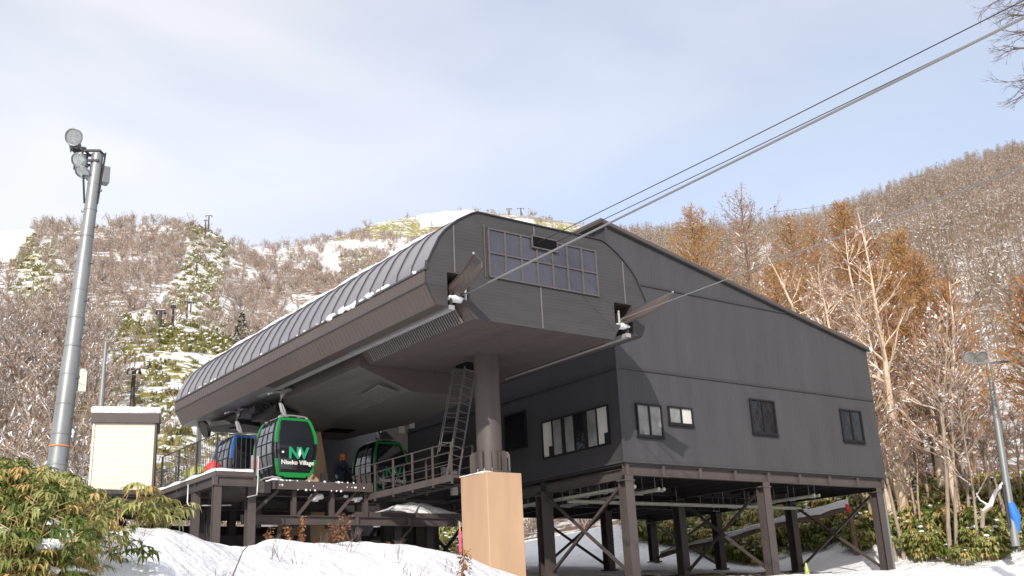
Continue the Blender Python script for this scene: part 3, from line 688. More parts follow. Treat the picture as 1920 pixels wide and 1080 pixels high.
hb.add([A[0], A[4], Cc[4], B_[5], B_[0], Cc[0]], [(0, 1, 2, 3, 4, 5)], 'fascia')
hb.f = [f for f in hb.f if len(f) > 2]; hb.m = hb.m[:len(hb.f)]
part(hb, 'machinery_housing', st)
lg = MB()
for i in range(16): lg.bar((15.9+i*.02, 28.1+i*.11, 7.13), (16.6+i*.02, 28.1+i*.11, 6.96), 0.03, 0.03, 'seam_light')
for j in range(9): lg.bar((15.92+j*.08, 28.1, 7.12-j*.021), (16.2+j*.08, 29.75, 7.12-j*.021), 0.02, 0.03, 'seam_light')
lg.v = [(x, y, z-.05) for x, y, z in lg.v]
part(lg, 'grille', st)
hh = MB(); hh.box((17.6, 34.6, 6.885), (18.6, 35.3, 6.917), 'void_shade'); part(hh, 'hatch', st)
h2 = MB(); h2.box((17.95, 26.15, 7.59), (18.75, 26.9, 7.618), 'void_shade'); part(h2, 'hatch', st)
# glazing
gl = MB(); gx0, gx1, gz0, gz1 = 15.95, 19.90, 8.90, 10.31
gl.box((gx0, Y0-.05, gz0), (gx1, Y0-.04, gz1), 'glazing'); part(gl, 'glazed_window', st)
gm = MB()
for i in range(8):
    x = gx0+(gx1-gx0)*i/7; gm.box((x-.03, Y0-.085, gz0-.03), (x+.03, Y0-.052, gz1+.03), 'mullion')
for z in (gz0, (gz0+gz1)/2, gz1): gm.box((gx0-.03, Y0-.088, z-.022), (gx1+.03, Y0-.051, z+.022), 'mullion')
gm.box((gx0-.16, Y0-.08, gz0-.05), (gx0-.13, Y0-.052, gz1+.1), 'mullion')
part(gm, 'window_frame', st)
op = MB(); op.box((17.48, Y0-.125, 10.03), (18.36, Y0-.09, 10.34), 'void_shade');  # flat black plate in place of a shaded recess
for a, b_ in [((17.44, 10.34), (18.40, 10.38)), ((17.44, 9.99), (18.40, 10.03)), ((17.44, 10.03), (17.48, 10.34)), ((18.36, 10.03), (18.40, 10.34))]: op.box((a[0], Y0-.13, a[1]), (b_[0], Y0-.09, b_[1]), 'mullion')
part(op, 'cable_opening', st)
# rope openings: recess shade coloured black, sheave block and snow
for side in (1, -1):
    def X(x): return x if side == 1 else 2*CX-x
    rc = MB()
    a, b_ = sorted((X(14.56), X(15.26))); rc.box((a, Y0+.9, 8.12), (b_, Y0+.95, 8.80), 'void_shade')
    rc.bar((X(14.7), Y0+.2, 8.3), (X(15.15), Y0+.6, 8.55), .05, .05, 'steel_dark'); rc.bar((X(14.6), Y0+.1, 8.45), (X(15.0), Y0+.7, 8.35), .04, .04, 'steel_light')
    rc.tube([(X(15.02), Y0+.18, 8.36), (X(15.08), Y0+.18, 8.36)], .16, 'rubber', 16); rc.tube([(X(15.12), Y0-.05, 8.1), (X(15.12), Y0-.05, 8.55)], .035, 'silver', 8)
    part(rc, 'sheave', st)
    a, b_ = sorted((X(14.58), X(15.2))); sn = MB(); sn.sphere(((a+b_)/2, Y0+.12, 8.14), .26, 'snow', 10, 6, (1.2, .7, .35), .12); part(sn, 'snow_clump', st, smooth=True)
    # flared rope guide
    fn = MB()
    prof = []
    for i in range(9):
        t = i/8; y = Y0+.25-1.85*t; fl = t**1.7
        xi = 14.70-0.10*fl; xo = xi-0.26*fl
        top = 8.46+0.36*t**1.1; bot = 8.18+0.28*t**2
        tip = 1-0.0*t
        prof.append(((xi+.22*(1-t), y, bot+.0), (xi-.02, y, (top+bot)/2), (xo, y, top)))
    rows = [[(X(p[0]), p[1], p[2]) for p in r_] for r_ in prof]; fn.grid(rows, 'fascia')
    rows2 = [[(X(p[0]+.03), p[1], p[2]+.005) for p in r_] for r_ in prof]; fn.grid(rows2, 'fascia')
    edge = [r_[2] for r_ in rows]; fn.tube(edge, .022, 'fascia', 6); fn.tube([r_[0] for r_ in rows], .018, 'fascia', 6); fn.tube([rows[-1][0], rows[-1][1], rows[-1][2]], .02, 'fascia', 6)
    fn.sphere(rows[-1][2], .035, 'silver', 6, 4)
    part(fn, 'rope_guide', st, fixn=False)
# pillar
pl = MB(); pl.tube([(18.1, 25.3, 4.62), (18.1, 25.3, 7.63)], 0.385, 'steel_brown', 40); part(pl, 'pillar', st, smooth=True)
co = MB(); co.tube([(18.1, 25.3, 4.0), (18.1, 25.3, 4.62)], .46, 'steel_brown', 40); co.tube([(18.1, 25.3, 4.0), (18.1, 25.3, 4.04)], .62, 'steel_brown', 24)
for k in range(14):
    a = 2*math.pi*k/14+.1; c, s = math.cos(a), math.sin(a)
    co.add([(18.1+c*.45-s*.015, 25.3+s*.45+c*.015, 4.04), (18.1+c*.61-s*.015, 25.3+s*.61+c*.015, 4.04), (18.1+c*.61-s*.015, 25.3+s*.61+c*.015, 4.55), (18.1+c*.55-s*.015, 25.3+s*.55+c*.015, 4.64), (18.1+c*.45-s*.015, 25.3+s*.45+c*.015, 4.64),
            (18.1+c*.45+s*.015, 25.3+s*.45-c*.015, 4.04), (18.1+c*.61+s*.015, 25.3+s*.61-c*.015, 4.04), (18.1+c*.61+s*.015, 25.3+s*.61-c*.015, 4.55), (18.1+c*.55+s*.015, 25.3+s*.55-c*.015, 4.64), (18.1+c*.45+s*.015, 25.3+s*.45-c*.015, 4.64)],
           [(0, 1, 2, 3, 4), (9, 8, 7, 6, 5), (1, 6, 7, 2), (2, 7, 8, 3), (3, 8, 9, 4)], 'steel_brown')
    co.tube([(18.1+c*.53+.03, 25.3+s*.53, 4.03), (18.1+c*.53+.03, 25.3+s*.53, 4.13)], .025, 'steel_light', 6)
part(co, 'base_collar', st)
pr = MB(); pr.box((17.46, 24.6, -0.3), (18.73, 25.96, 3.975), 'beige_paint'); part(pr, 'concrete_pier', st, bevel=0.025)
ps = MB(); ps.box((17.44, 24.9, 3.975), (18.2, 25.99, 4.0), 'snow'); ps.sphere((17.62, 25.0, 3.98), .2, 'snow', 8, 5, (1, 2, .3), .1); part(ps, 'pier_snow', st, smooth=True)
p2 = MB()
p2.add([(16.9, 35.5, 0), (19.3, 35.5, 0), (19.3, 39.0, 0), (16.9, 39.0, 0), (17.4, 35.8, 4.2), (18.75, 35.8, 4.2), (18.75, 38.6, 4.2), (17.4, 38.6, 4.2)], [(0, 1, 5, 4), (1, 2, 6, 5), (2, 3, 7, 6), (3, 0, 4, 7), (4, 5, 6, 7)], 'beige_shade_lifted')
p2.add([(17.45, 35.9, 4.2), (18.3, 35.9, 4.2), (18.3, 38.4, 4.2), (17.45, 38.4, 4.2), (17.1, 35.7, 6.95), (17.7, 35.7, 6.95), (17.7, 38.4, 7.9), (17.1, 38.4, 7.9)], [(0, 1, 5, 4), (1, 2, 6, 5), (2, 3, 7, 6), (3, 0, 4, 7), (4, 5, 6, 7)], 'beige_shade_lifted')
part(p2, 'rear_pier', st)
bw = MB()                                            # bull wheel under the far end
bw.tube([(15.3, 38.2, 7.35), (15.3, 38.2, 7.52)], 0.95, 'rubber', 32); bw.tube([(15.3, 38.2, 7.3), (15.3, 38.2, 7.85)], .25, 'steel_dark', 16)
bw.box((14.9, 35.4, 7.5), (16.9, 40.0, 7.72), 'steel_dark'); bw.box((15.2, 34.2, 7.3), (16.2, 36.4, 7.6), 'black_frame')
for k in range(6): bw.bar((14.8, 34.6+k*.28, 7.75), (14.8+.5, 34.6+k*.28, 7.5), .06, .06, 'steel_dark')
part(bw, 'bull_wheel', st)
bw2 = MB(); bw2.tube([(14.5, 39.4, 7.45), (14.62, 39.4, 7.5)], .34, 'rubber', 20); part(bw2, 'tyre_conveyor', st)
fx = MB(); fx.bar((14.55, 40.0, 4.4), (14.55, 40.0, 7.85), .16, .16, 'galvanised'); part(fx, 'support_post', st)
# snow on the canopy
sn = MB(); rows = []
for i, y in enumerate(np.linspace(Y0+.12, Y1-.1, 60)):
    e = 0.10*math.sin(y*3.1)+.06*math.sin(y*7.7); row = []
    for j, x in enumerate((15.20+e*.5, 15.22+e*.5, 15.34, 15.6, 16.4, 18.0, 19.6, 20.45, 20.5)):
        zz = float(np.interp(x, [p[0] for p in arch], [p[1] for p in arch])); h = (min(.17, .035+.06*(y-Y0)) if 0 < j < 8 else -.03)
        row.append((x, y, zz+h*(0.85+.3*math.sin(y*2+j))))
    rows.append(row)
sn.grid(rows, 'snow')
sn.add([rows[0][0], rows[0][8]] + [rows[0][k] for k in range(7, 0, -1)], [tuple(range(9))], 'snow')
part(sn, 'snow_layer', st, smooth=True, fixn=False)
sc2 = MB(); rg = random.Random(5)
for y in [22.5, 24.3, 24.7, 25.1, 25.7, 26.1, 26.5, 26.9, 27.3, 28.0, 28.5, 29.4, 30.6, 32.3, 34.4, 36.6, 37.0, 38.1, 39.4]:
    for q in range(3):
        x = 13.86+rg.uniform(0, .08); z = 8.82+(x-13.86)*1.6; big = 1.6 if 24 < y < 28 else .7
        sc2.sphere((x, y+rg.uniform(-.3, .3), z), rg.uniform(.03, .075)*big, 'snow', 7, 5, (.6, 2.4, .8), .15)
part(sc2, 'fascia_snow', st, smooth=True)

# ------------------------------------------------------------------ grey building on stilts
BX0, BX1, BY0, BY1, BZ = 23.16, 37.40, 24.9, 38.4, 4.57
gb = thing('stilt_building', 'large dark grey metal clad building with single slope roof standing on steel columns', 'building', ((BX0+BX1)/2, 31, 0.8))
def rz_(x): return 12.80-(x-23.0)*0.2037
w = MB(); w.add([(BX0, BY0, BZ), (BX1, BY0, BZ), (BX1, BY0, rz_(BX1)-.05), (BX0, BY0, rz_(BX0)-.05)], [(0, 1, 2, 3)], 'wall_panel')
part(w, 'front_wall', gb, fixn=False)
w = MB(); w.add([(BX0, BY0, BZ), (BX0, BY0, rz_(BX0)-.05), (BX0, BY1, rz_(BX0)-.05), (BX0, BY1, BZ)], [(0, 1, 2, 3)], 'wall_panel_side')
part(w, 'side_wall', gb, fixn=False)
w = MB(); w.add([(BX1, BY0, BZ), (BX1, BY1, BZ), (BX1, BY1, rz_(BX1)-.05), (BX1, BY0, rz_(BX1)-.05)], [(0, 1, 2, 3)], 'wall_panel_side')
w.add([(BX1, BY1, BZ), (BX0, BY1, BZ), (BX0, BY1, rz_(BX0)-.05), (BX1, BY1, rz_(BX1)-.05)], [(0, 1, 2, 3)], 'wall_panel')
part(w, 'rear_wall', gb, fixn=False)
r_ = MB(); a, b_ = BX0-.30, BX1+.16
for y0, y1, mt, o in [(BY0-.12, BY1+.3, 'fascia', 0)]:
    r_.add([(a, y0, rz_(a)-.04), (b_, y0, rz_(b_)-.04), (b_, y0, rz_(b_)+.12), (a, y0, rz_(a)+.12), (a, y1, rz_(a)-.04), (b_, y1, rz_(b_)-.04), (b_, y1, rz_(b_)+.12), (a, y1, rz_(a)+.12)],
           [(0, 3, 2, 1), (4, 5, 6, 7), (0, 1, 5, 4), (2, 3, 7, 6), (0, 4, 7, 3), (1, 2, 6, 5)], mt)
r_.add([(a+.02, BY0-.135, rz_(a)-.045), (b_-.02, BY0-.135, rz_(b_)-.045), (b_-.02, BY0-.135, rz_(b_)-.0), (a+.02, BY0-.135, rz_(a)-.0)], [(0, 1, 2, 3)], 'seam_dark')
part(r_, 'roof', gb)
rs = MB()
rs.box((BX1+.165, BY0-.1, rz_(BX1)-.09), (BX1+.30, BY1, rz_(BX1)+.05), 'galvanised_small'); rs.sphere((BX1+.2, BY0+.05, rz_(BX1)+.02), .16, 'snow', 8, 5, (1, 1.6, .9), .1)
rs.tube([(BX1+.1, BY0+.25, rz_(BX1)-.05), (BX1+.1, BY0+.25, 4.6), (BX1+.04, BY0+.25, 0.9)], .05, 'galvanised', 8)
part(rs, 'gutter', gb)
sm = MB()
for z in (7.71, 10.81):
    xe = BX1 if z < 9.8 else 23.0+(12.80-z)/.2037-.1
    sm.box((BX0-.03, BY0-.035, z-.035), (xe, BY0-.003, z+.035), 'seam_dark'); sm.box((BX0-.035, BY0-.03, z-.035), (BX0-.003, BY1, z+.035), 'seam_dark')
sm.box((BX0-.05, BY0-.05, BZ), (BX0+.03, BY0-.0031, rz_(BX0)-.05), 'wall_panel')
sm.box((BX0-.04, BY0-.045, BZ-.03), (BX1+.02, BY0-.003, BZ+.03), 'wall_panel'); sm.box((BX0-.045, BY0-.02, BZ-.03), (BX0-.003, BY1, BZ+.03), 'wall_panel')
part(sm, 'wall_trim', gb)
def window(x0, x1, z0, z1, paneL, paneR, split=.5, label=None):
    w = MB(); y = BY0-.004; fw = .055
    for a, b_ in [((x0, z0), (x1, z0+fw+.02)), ((x0, z1-fw), (x1, z1)), ((x0, z0+fw+.02), (x0+fw, z1-fw)), ((x1-fw, z0+fw+.02), (x1, z1-fw))]: w.box((a[0], y-.07, a[1]), (b_[0], y, b_[1]), 'black_frame')
    xm = x0+(x1-x0)*split; w.box((xm-.035, y-.06, z0+fw+.02), (xm+.035, y-.002, z1-fw), 'black_frame')
    w.box((x0-.03, y-.10, z0-.03), (x1+.03, y-.0, z0), 'black_frame')
    f = part(w, 'window', gb)
    if label: f['label'] = label
    for a, b_, mt in ((x0+fw, xm-.035, paneL), (xm+.035, x1-fw, paneR)):
        p = MB(); p.box((a, y-.022, z0+fw+.02), (b_, y-.006, z1-fw), mt)
        local(p, gb); p.build('pane', f)
window(23.85, 25.03, 5.42, 6.54, 'glass_pale', 'glass_pale', .5, 'window with two pale panes nearest the corner')
window(25.35, 26.53, 5.92, 6.56, 'glass_pale', 'blind_pale', .52, 'small low window with a pale blind')
window(29.6, 30.98, 5.87, 7.17, 'glass_dark', 'glass_dark', .5, 'dark window in the middle of the wall')
window(34.95, 36.32, 5.90, 7.19, 'glass_dark', 'glass_dark', .5, 'dark window nearest the far right end')
def side_window(ya, yb, z0, z1, panes, mats):
    w = MB(); x = BX0-.004; fw = .055
    for a, b_ in [((ya, z0), (yb, z0+fw)), ((ya, z1-fw), (yb, z1)), ((ya, z0+fw), (ya+fw, z1-fw)), ((yb-fw, z0+fw), (yb, z1-fw))]: w.box((x-.06, a[0], a[1]), (x, b_[0], b_[1]), 'black_frame')
    n = len(mats)
    for k in range(1, n):
        y = ya+(yb-ya)*k/n; hw = .09 if panes and k in panes else .03; w.box((x-.05, y-hw, z0+fw), (x-.002, y+hw, z1-fw), 'black_frame')
    f = part(w, 'window', gb)
    for k in range(n):
        a = ya+(yb-ya)*k/n+(.09 if k in panes else .03)+(.025 if k == 0 else 0); b_ = ya+(yb-ya)*(k+1)/n-(.09 if k+1 in panes else .03)-(.025 if k == n-1 else 0)
        p = MB(); p.box((x-.022, a, z0+fw), (x-.006, b_, z1-fw), mats[k])
        if mats[k] == 'blind_pale' : p.box((x-.024, a+.02, z0+fw), (x-.0225, a+(b_-a)*.45, z0+fw+.35), 'black_frame')
        local(p, gb); p.build('pane', f)
side_window(25.45, 29.05, 5.22, 6.55, (2, 4), ['blind_pale', 'glass_pale', 'glass_dark', 'glass_pale', 'glass_pale', 'blind_pale'])
side_window(29.95, 31.30, 5.80, 7.18, (), ['glass_dark'])
d = MB(); d.box((BX0-.05, 34.9, 5.0), (BX0-.004, 35.9, 7.1), 'black_frame'); part(d, 'door', gb)
# underside
fl = MB(); fl.box((BX0+.03, BY0+.03, BZ-.10), (BX1-.03, BY1-.03, BZ-.035), 'steel_dark')
for x in np.arange(BX0+.8, BX1, 1.15): fl.bar((x, BY0+.2, BZ-.2), (x, BY1-.1, BZ-.2), .08, .18, 'steel_dark')
part(fl, 'floor', gb)
CXS = (23.33, 30.05, 36.85); CYS = (25.08, 29.4, 33.7, 38.0)
def beam(p, q, w_, h, m):
    b = MB(); b.ibeam(p, q, w_, h, m)
    d = Vector(q)-Vector(p); n = max(1, int(d.length/1.72))
    for k in range(n+1):
        c = Vector(p)+d*(min(max((k/n), .01), .99)); 
        if abs(d.x) > abs(d.y): b.box((c.x-.06, c.y-w_/2+.005, c.z-h/2+.022), (c.x+.06, c.y+w_/2-.005, c.z+h/2-.022), m)
    return b
for y in CYS: part(beam((BX0+.02, y-.05, 4.34), (BX1-.02, y-.05, 4.34), .22, .40, 'steel_brown' if y < 26 else 'steel_dark'), 'beam', gb)  # beams behind the front row coloured darker for the shade under the floor
for x in CXS: part(beam((x, BY0+.32, 4.20), (x, BY1-.05, 4.20), .20, .34, 'steel_brown' if x < 24 else 'steel_dark'), 'beam', gb)  # inner lines darker too, shade put into the steel colour
for xi, x in enumerate(CXS):
    for yi, y in enumerate(CYS):
        c = MB(); zb = ground_z(x, y)-.3; w_ = .36 if (xi, yi) != (0, 1) else .5
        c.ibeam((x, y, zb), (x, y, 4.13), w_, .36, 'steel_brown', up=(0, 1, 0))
        c.box((x-.26, y-.26, zb+.3), (x+.26, y+.26, zb+.36), 'steel_brown'); c.box((x-.23, y-.2, 3.95), (x+.23, y+.2, 4.0), 'steel_brown')
        part(c, 'column', gb)
for x in CXS:
    for y0, y1 in ((CYS[0], CYS[1]), (CYS[2], CYS[3])):
        z0, z1 = ground_z(x, y0)+.25, ground_z(x, y1)+.2
        for p, q in (((x, y0+.2, z0), (x, y1-.2, 3.9)), ((x+.09, y0+.2, 3.95), (x+.09, y1-.2, z1))):
            b = MB(); b.bar(p, q, .09, .09, 'steel_brown'); part(b, 'brace', gb)

# pipes hung below the building
pp = thing('water_pipes', 'pale grey pipes hung in a row under the floor of the stilt building', 'pipes', (30, 28, 3.8))
for y in (28.5, 28.75):
    b = MB(); b.tube([(23.9, y, 3.72), (36.4, y, 3.72)], .055, 'pipe_pale', 8); part(b, 'pipe', pp, smooth=True)
for x, y0, y1 in [(23.75, 25.5, 33), (24.0, 25.4, 33), (25.4, 25.7, 31), (25.65, 25.7, 31), (33.6, 25.6, 30), (33.9, 25.6, 30)]:
    b = MB(); b.tube([(x, y0, 3.84), (x, y1, 3.84)], .05, 'pipe_pale', 8); b.tube([(x, y0-.03, 3.84), (x, y0+.06, 3.84)], .065, 'pipe_pale', 8); part(b, 'pipe', pp, smooth=True)
for x in np.arange(24, 36.4, 1.3): h = MB(); h.tube([(x, 28.62, 3.7), (x, 28.62, 4.4)], .01, 'steel_light', 4); part(h, 'hanger', pp)
for x in (23.87, 25.52, 33.75):
    for y in np.arange(25.8, 31, 1.0): h = MB(); h.box((x-.2, y, 3.76), (x+.2, y+.03, 3.79), 'steel_light'); h.tube([(x-.18, y, 3.78), (x-.18, y, 4.4)], .01, 'steel_light', 4); h.tube([(x+.18, y, 3.78), (x+.18, y, 4.4)], .01, 'steel_light', 4); part(h, 'hanger', pp)

# ------------------------------------------------------------------ platforms
def railing(mb_post, pts, h, m, balusters=0, mids=(.35, .7)):
    for i in range(len(pts)-1):
        a, b_ = Vector(pts[i]), Vector(pts[i+1])
        for f in (*mids, 1.0): mb_post.tube([a+Vector((0, 0, h*f)), b_+Vector((0, 0, h*f))], .02 if f == 1 else .013, m, 6)
        if balusters:
            n = int((b_-a).length/balusters)
            for k in range(1, n): c = a.lerp(b_, k/n); mb_post.tube([c+Vector((0, 0, .05)), c+Vector((0, 0, h))], .009, m, 4)
    for p in pts: p = Vector(p); mb_post.bar(p-Vector((0, 0, .25)), p+Vector((0, 0, h)), .05, .05, m)
# main boarding deck
pf = thing('boarding_platform', 'brown steel boarding platform on columns below the green gondola', 'platform', (14.5, 33, 1))
d = MB(); d.box((13.70, 30.95, 4.28), (17.25, 40.5, 4.38), 'deck_grate'); d.box((17.25, 34.6, 4.28), (22.6, 40.5, 4.38), 'deck_grate'); d.box((11.4, 33.6, 4.28), (13.70, 40.5, 4.38), 'deck_grate'); d.box((12.63, 31.0, 4.0), (13.65, 33.59, 4.36), 'deck_grate')
d.box((13.68, 30.92, 4.12), (17.27, 30.95, 4.40), 'steel_brown'); d.box((13.66, 30.95, 4.12), (13.70, 34.0, 4.40), 'steel_brown')
for x in np.arange(14.2, 17.2, .6): d.bar((x, 31, 4.2), (x, 40, 4.2), .06, .14, 'steel_dark')
part(d, 'deck', pf)
for x in (14.55, 15.9, 17.15):
    b = MB(); b.ibeam((x, 31.25, 3.3), (x, 31.25, 4.14), .14, .14, 'steel_brown', up=(0, 1, 0)); part(b, 'post', pf); b = MB(); b.ibeam((x, 34, 3.2), (x, 34, 4.14), .16, .16, 'steel_brown', up=(0, 1, 0)); part(b, 'post', pf)
for x, dx in ((13.0, 1.0), (14.6, .75), (15.95, .8)):
    b = MB(); b.bar((x, 31.22, 3.25), (x+dx, 31.22, 4.12), .09, .09, 'steel_brown'); part(b, 'brace', pf)
b = beam((12.75, 31.1, 3.18), (20.7, 31.1, 3.18), .2, .28, 'steel_brown'); part(b, 'beam', pf)
b = MB(); b.bar((12.75, 31.3, 3.95), (17.2, 31.3, 3.95), .03, .03, 'steel_brown'); part(b, 'rail', pf)
for y in (34.0, 37.5):
    b = beam((10.5, y, 3.95), (22.6, y, 3.95), .2, .34, 'steel_dark'); part(b, 'beam', pf)
for x, y in [(12.72, 30.35), (12.72, 34.2), (14.6, 36.5), (16.4, 34.2), (16.6, 39), (19.6, 34.2), (19.6, 38.0), (21.6, 34.2), (21.6, 38.0), (14.2, 38.6), (12.4, 38.6)]:
    b = MB(); b.ibeam((x, y, ground_z(x, y)-.3), (x, y, 4.14), .26, .24, 'steel_brown' if y < 31 else 'steel_dark', up=(0, 1, 0)); part(b, 'column', pf)  # columns further back get a darker steel as painted shade
for p, q in [((12.72, 34.2, 1.0), (16.4, 34.2, 3.8)), ((16.6, 39, 1.2), (12.4, 38.6, 3.8)), ((19.6, 34.2, 1.2), (19.6, 38, 3.8)), ((19.6, 38, 1.2), (19.6, 34.2, 3.8))]:
    b = MB(); b.bar(p, q, .1, .1, 'steel_dark'); part(b, 'brace', pf)
sn = MB(); rg = random.Random(8)
for q in range(26): sn.sphere((rg.uniform(13.8, 17.1), 30.93, rg.choice([4.4, 4.12, 4.25])), rg.uniform(.02, .045), 'snow', 6, 4)
sn.sphere((13.95, 31.5, 4.38), .35, 'snow', 10, 6, (.8, 1.7, .38), .1); sn.sphere((14.4, 31.4, 4.38), .3, 'snow', 10, 6, (1.2, 1.2, .3), .1)
for x, z, s in [(15.3, 3.93, .16), (15.5, 3.97, .12), (16.45, 4.0, .08), (16.65, 3.93, .09), (16.85, 3.9, .11), (17.0, 3.96, .07)]: sn.sphere((x, 31.3, z), s, 'snow', 7, 5, (1.2, .8, .8), .2)
for x, z, s in [(16.0, 4.40, .16), (16.5, 4.42, .1), (16.3, 4.40, .2)]: sn.sphere((x, 31.6, z), s, 'snow', 7, 5, (1.4, 1, .6), .2)
part(sn, 'snow_clump', pf, smooth=True)
for y, z, h_ in ((36.2, 2.9, .5), (38.6, 2.6, .9), (40.3, 2.9, 1.9)):
    b = MB(); b.box((12.2, y, z-h_/2), (20.6, y+.12, z+h_/2), 'steel_dark'); part(b, 'dark_backing', pf)  # dark boards added to darken the view through below the deck
# left wing with balustrade
lw = thing('side_landing', 'left landing of brown steel with thin balustrade between cream hut and blue gondola', 'platform', (12, 31, 1))
d = MB(); d.add([(11.35, 29.7, 4.44), (12.6, 29.7, 4.44), (12.6, 33.6, 4.44), (11.4, 40.2, 4.44), (9.3, 40.2, 4.44), (9.3, 34.7, 4.44), (11.35, 34.7, 4.44)]+[(x, y, 4.30) for x, y in [(11.35, 29.7), (12.6, 29.7), (12.6, 33.6), (11.4, 40.2), (9.3, 40.2), (9.3, 34.7), (11.35, 34.7)]],
               [(0, 1, 2, 3, 4, 5, 6), (13, 12, 11, 10, 9, 8, 7)]+[(i, i+7, (i+1) % 7+7, (i+1) % 7) for i in range(7)], 'steel_brown'); part(d, 'deck', lw)
for p, q in [((11.42, 29.8, 4.15), (11.42, 34.7, 4.15)), ((11.35, 29.78, 4.15), (12.6, 29.78, 4.15)), ((9.3, 34.8, 4.10), (11.45, 34.8, 4.10)), ((9.4, 35.6, 3.85), (11.45, 35.6, 3.85))]:
    part(beam(p, q, .16, .28 if q[1] < 35 else .2, 'steel_brown' if q[1] < 34.6 else 'steel_dark'), 'beam', lw)  # rear beams darkened in colour for the shade below the landing
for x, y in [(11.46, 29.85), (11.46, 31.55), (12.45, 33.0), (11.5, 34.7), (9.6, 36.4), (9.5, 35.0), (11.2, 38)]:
    b = MB(); b.ibeam((x, y, ground_z(x, y)-.4), (x, y, 4.02), .22, .2, 'steel_brown' if y < 32 else 'steel_dark', up=(0, 1, 0)); part(b, 'column', lw)  # rear columns likewise carry their shade as a darker colour
r1 = MB(); railing(r1, [(11.38, 34.6, 4.44), (11.38, 33.0, 4.44), (11.38, 31.4, 4.44), (11.38, 29.75, 4.44), (12.58, 29.75, 4.44)], 1.1, 'steel_dark', .14, (.08,)); part(r1, 'balustrade', lw)
r1 = MB(); railing(r1, [(12.5, 36.5, 4.44), (12.0, 40.1, 4.44), (10.4, 40.1, 4.44), (9.4, 40.1, 4.44)], 1.1, 'steel_light', .3, (.1, .5)); part(r1, 'balustrade', lw)
sn = MB()
rows = []
for i in range(24):
    y = 29.72+i*.22; ww = .20+.07*math.sin(i*1.3)+.05*math.sin(i*2.9); hh_ = .09+.03*math.sin(i*.9)
    rows.append([(11.33, y, 4.43), (11.33, y, 4.44+hh_*.7), (11.42, y, 4.44+hh_), (11.36+ww, y, 4.45+hh_*.7), (11.42+ww, y, 4.43)])
sn.grid(rows, 'snow'); rows = []
for i in range(10):
    x = 11.33+i*.13; rows.append([(x, 29.68, 4.43), (x, 29.68, 4.5+.02*math.sin(i)), (x, 29.8, 4.53), (x, 29.95, 4.43)])
sn.grid(rows, 'snow'); part(sn, 'snow_edge', lw, smooth=True)
pi = MB(); pi.tube([(11.33, 31.9, 4.3), (11.33, 31.9, 3.75), (11.36, 31.85, 3.65), (11.5, 31.6, 3.63), (12.5, 31.3, 3.63)], .022, 'silver', 6); pi.tube([(12.62, 29.6, 4.9), (12.62, 29.6, 4.1), (12.6, 29.6, 3.75), (12.3, 29.6, 3.68)], .02, 'silver', 6); part(pi, 'conduit', lw, smooth=True)
# lower snowy platform
lp = thing('lower_platform', 'low brown steel platform heaped with shaded snow behind the beige pier', 'platform', (19, 32, 1))
d = MB(); d.box((16.8, 31.3, 3.36), (22.4, 34.4, 3.46), 'deck_grate'); d.box((16.78, 31.26, 3.2), (22.4, 31.3, 3.5), 'steel_brown'); part(d, 'deck', lp)
for x in (18.6, 19.9, 21.6):
    b = MB(); b.ibeam((x, 31.7, ground_z(x, 31.7)-.3), (x, 31.7, 3.3), .26, .26, 'steel_dark', up=(0, 1, 0)); part(b, 'column', lp)
b = MB(); b.bar((18.7, 31.65, 2.6), (19.4, 31.65, 3.25), .08, .08, 'steel_brown'); part(b, 'brace', lp)
sn = MB(); rows = []
for i in range(41):
    t = i/40; x = 16.9+5.3*t; hgt = .46*math.exp(-((x-20.0)/1.15)**2)+.10*math.sin(math.pi*min(1, t*1.2))+.04; row = []
    for j in range(15):
        s = j/14; y = 31.33+2.9*s; e = math.sin(math.pi*s)**.6 if 0 < s < 1 else 0
        row.append((x, y, 3.45+hgt*e*(1+.35*float(fbm(np.array(x*2.2), np.array(y*2.2), 3)))*(0 if i in (0, 40) else 1)))
    rows.append(row)
sn.grid(rows, 'snow')
part(sn, 'snow_heap', lp, smooth=True, fixn=False)
sn = MB()
for x, z, s in [(17.0, 3.16, .14), (17.25, 3.14, .12), (17.55, 3.1, .15), (18.3, 3.25, .06), (18.9, 3.22, .07), (19.7, 3.2, .08), (19.9, 3.2, .09), (20.75, 3.15, .17), (21.0, 3.13, .13)]:
    sn.sphere((x, 31.2, z), s, 'snow', 8, 5, (1.3, .6, .7), .2)
part(sn, 'snow_clump', lp, smooth=True)
# walkway to the pillar
wk = thing('walkway', 'narrow brown steel walkway with pipe railings running back from the round pillar', 'walkway', (17.7, 29, 3.9))
d = MB(); d.box((17.24, 26.0, 3.98), (18.15, 31.95, 4.04), 'deck_grate'); d.box((17.2, 26.0, 3.88), (17.24, 31.95, 4.08), 'steel_brown'); d.box((18.15, 26.0, 3.88), (18.19, 31.95, 4.08), 'steel_brown')
for y in np.arange(26.3, 31.9, .55): d.box((17.24, y, 3.92), (18.15, y+.05, 3.98), 'steel_dark')
part(d, 'deck', wk)
r1 = MB(); railing(r1, [(17.22, y, 4.05) for y in (31.8, 30.7, 29.5, 28.3, 27.1, 26.05)], .98, 'steel_brown'); part(r1, 'railing', wk)
r1 = MB(); railing(r1, [(18.17, y, 4.05) for y in (31.8, 30.4, 29.0, 27.6, 26.3)], .98, 'steel_brown'); part(r1, 'railing', wk)
r1 = MB(); r1.ibeam((17.22, 31.9, ground_z(17.2, 31.9)), (17.22, 31.9, 3.9), .16, .16, 'steel_brown', up=(0, 1, 0)); part(r1, 'post', wk)
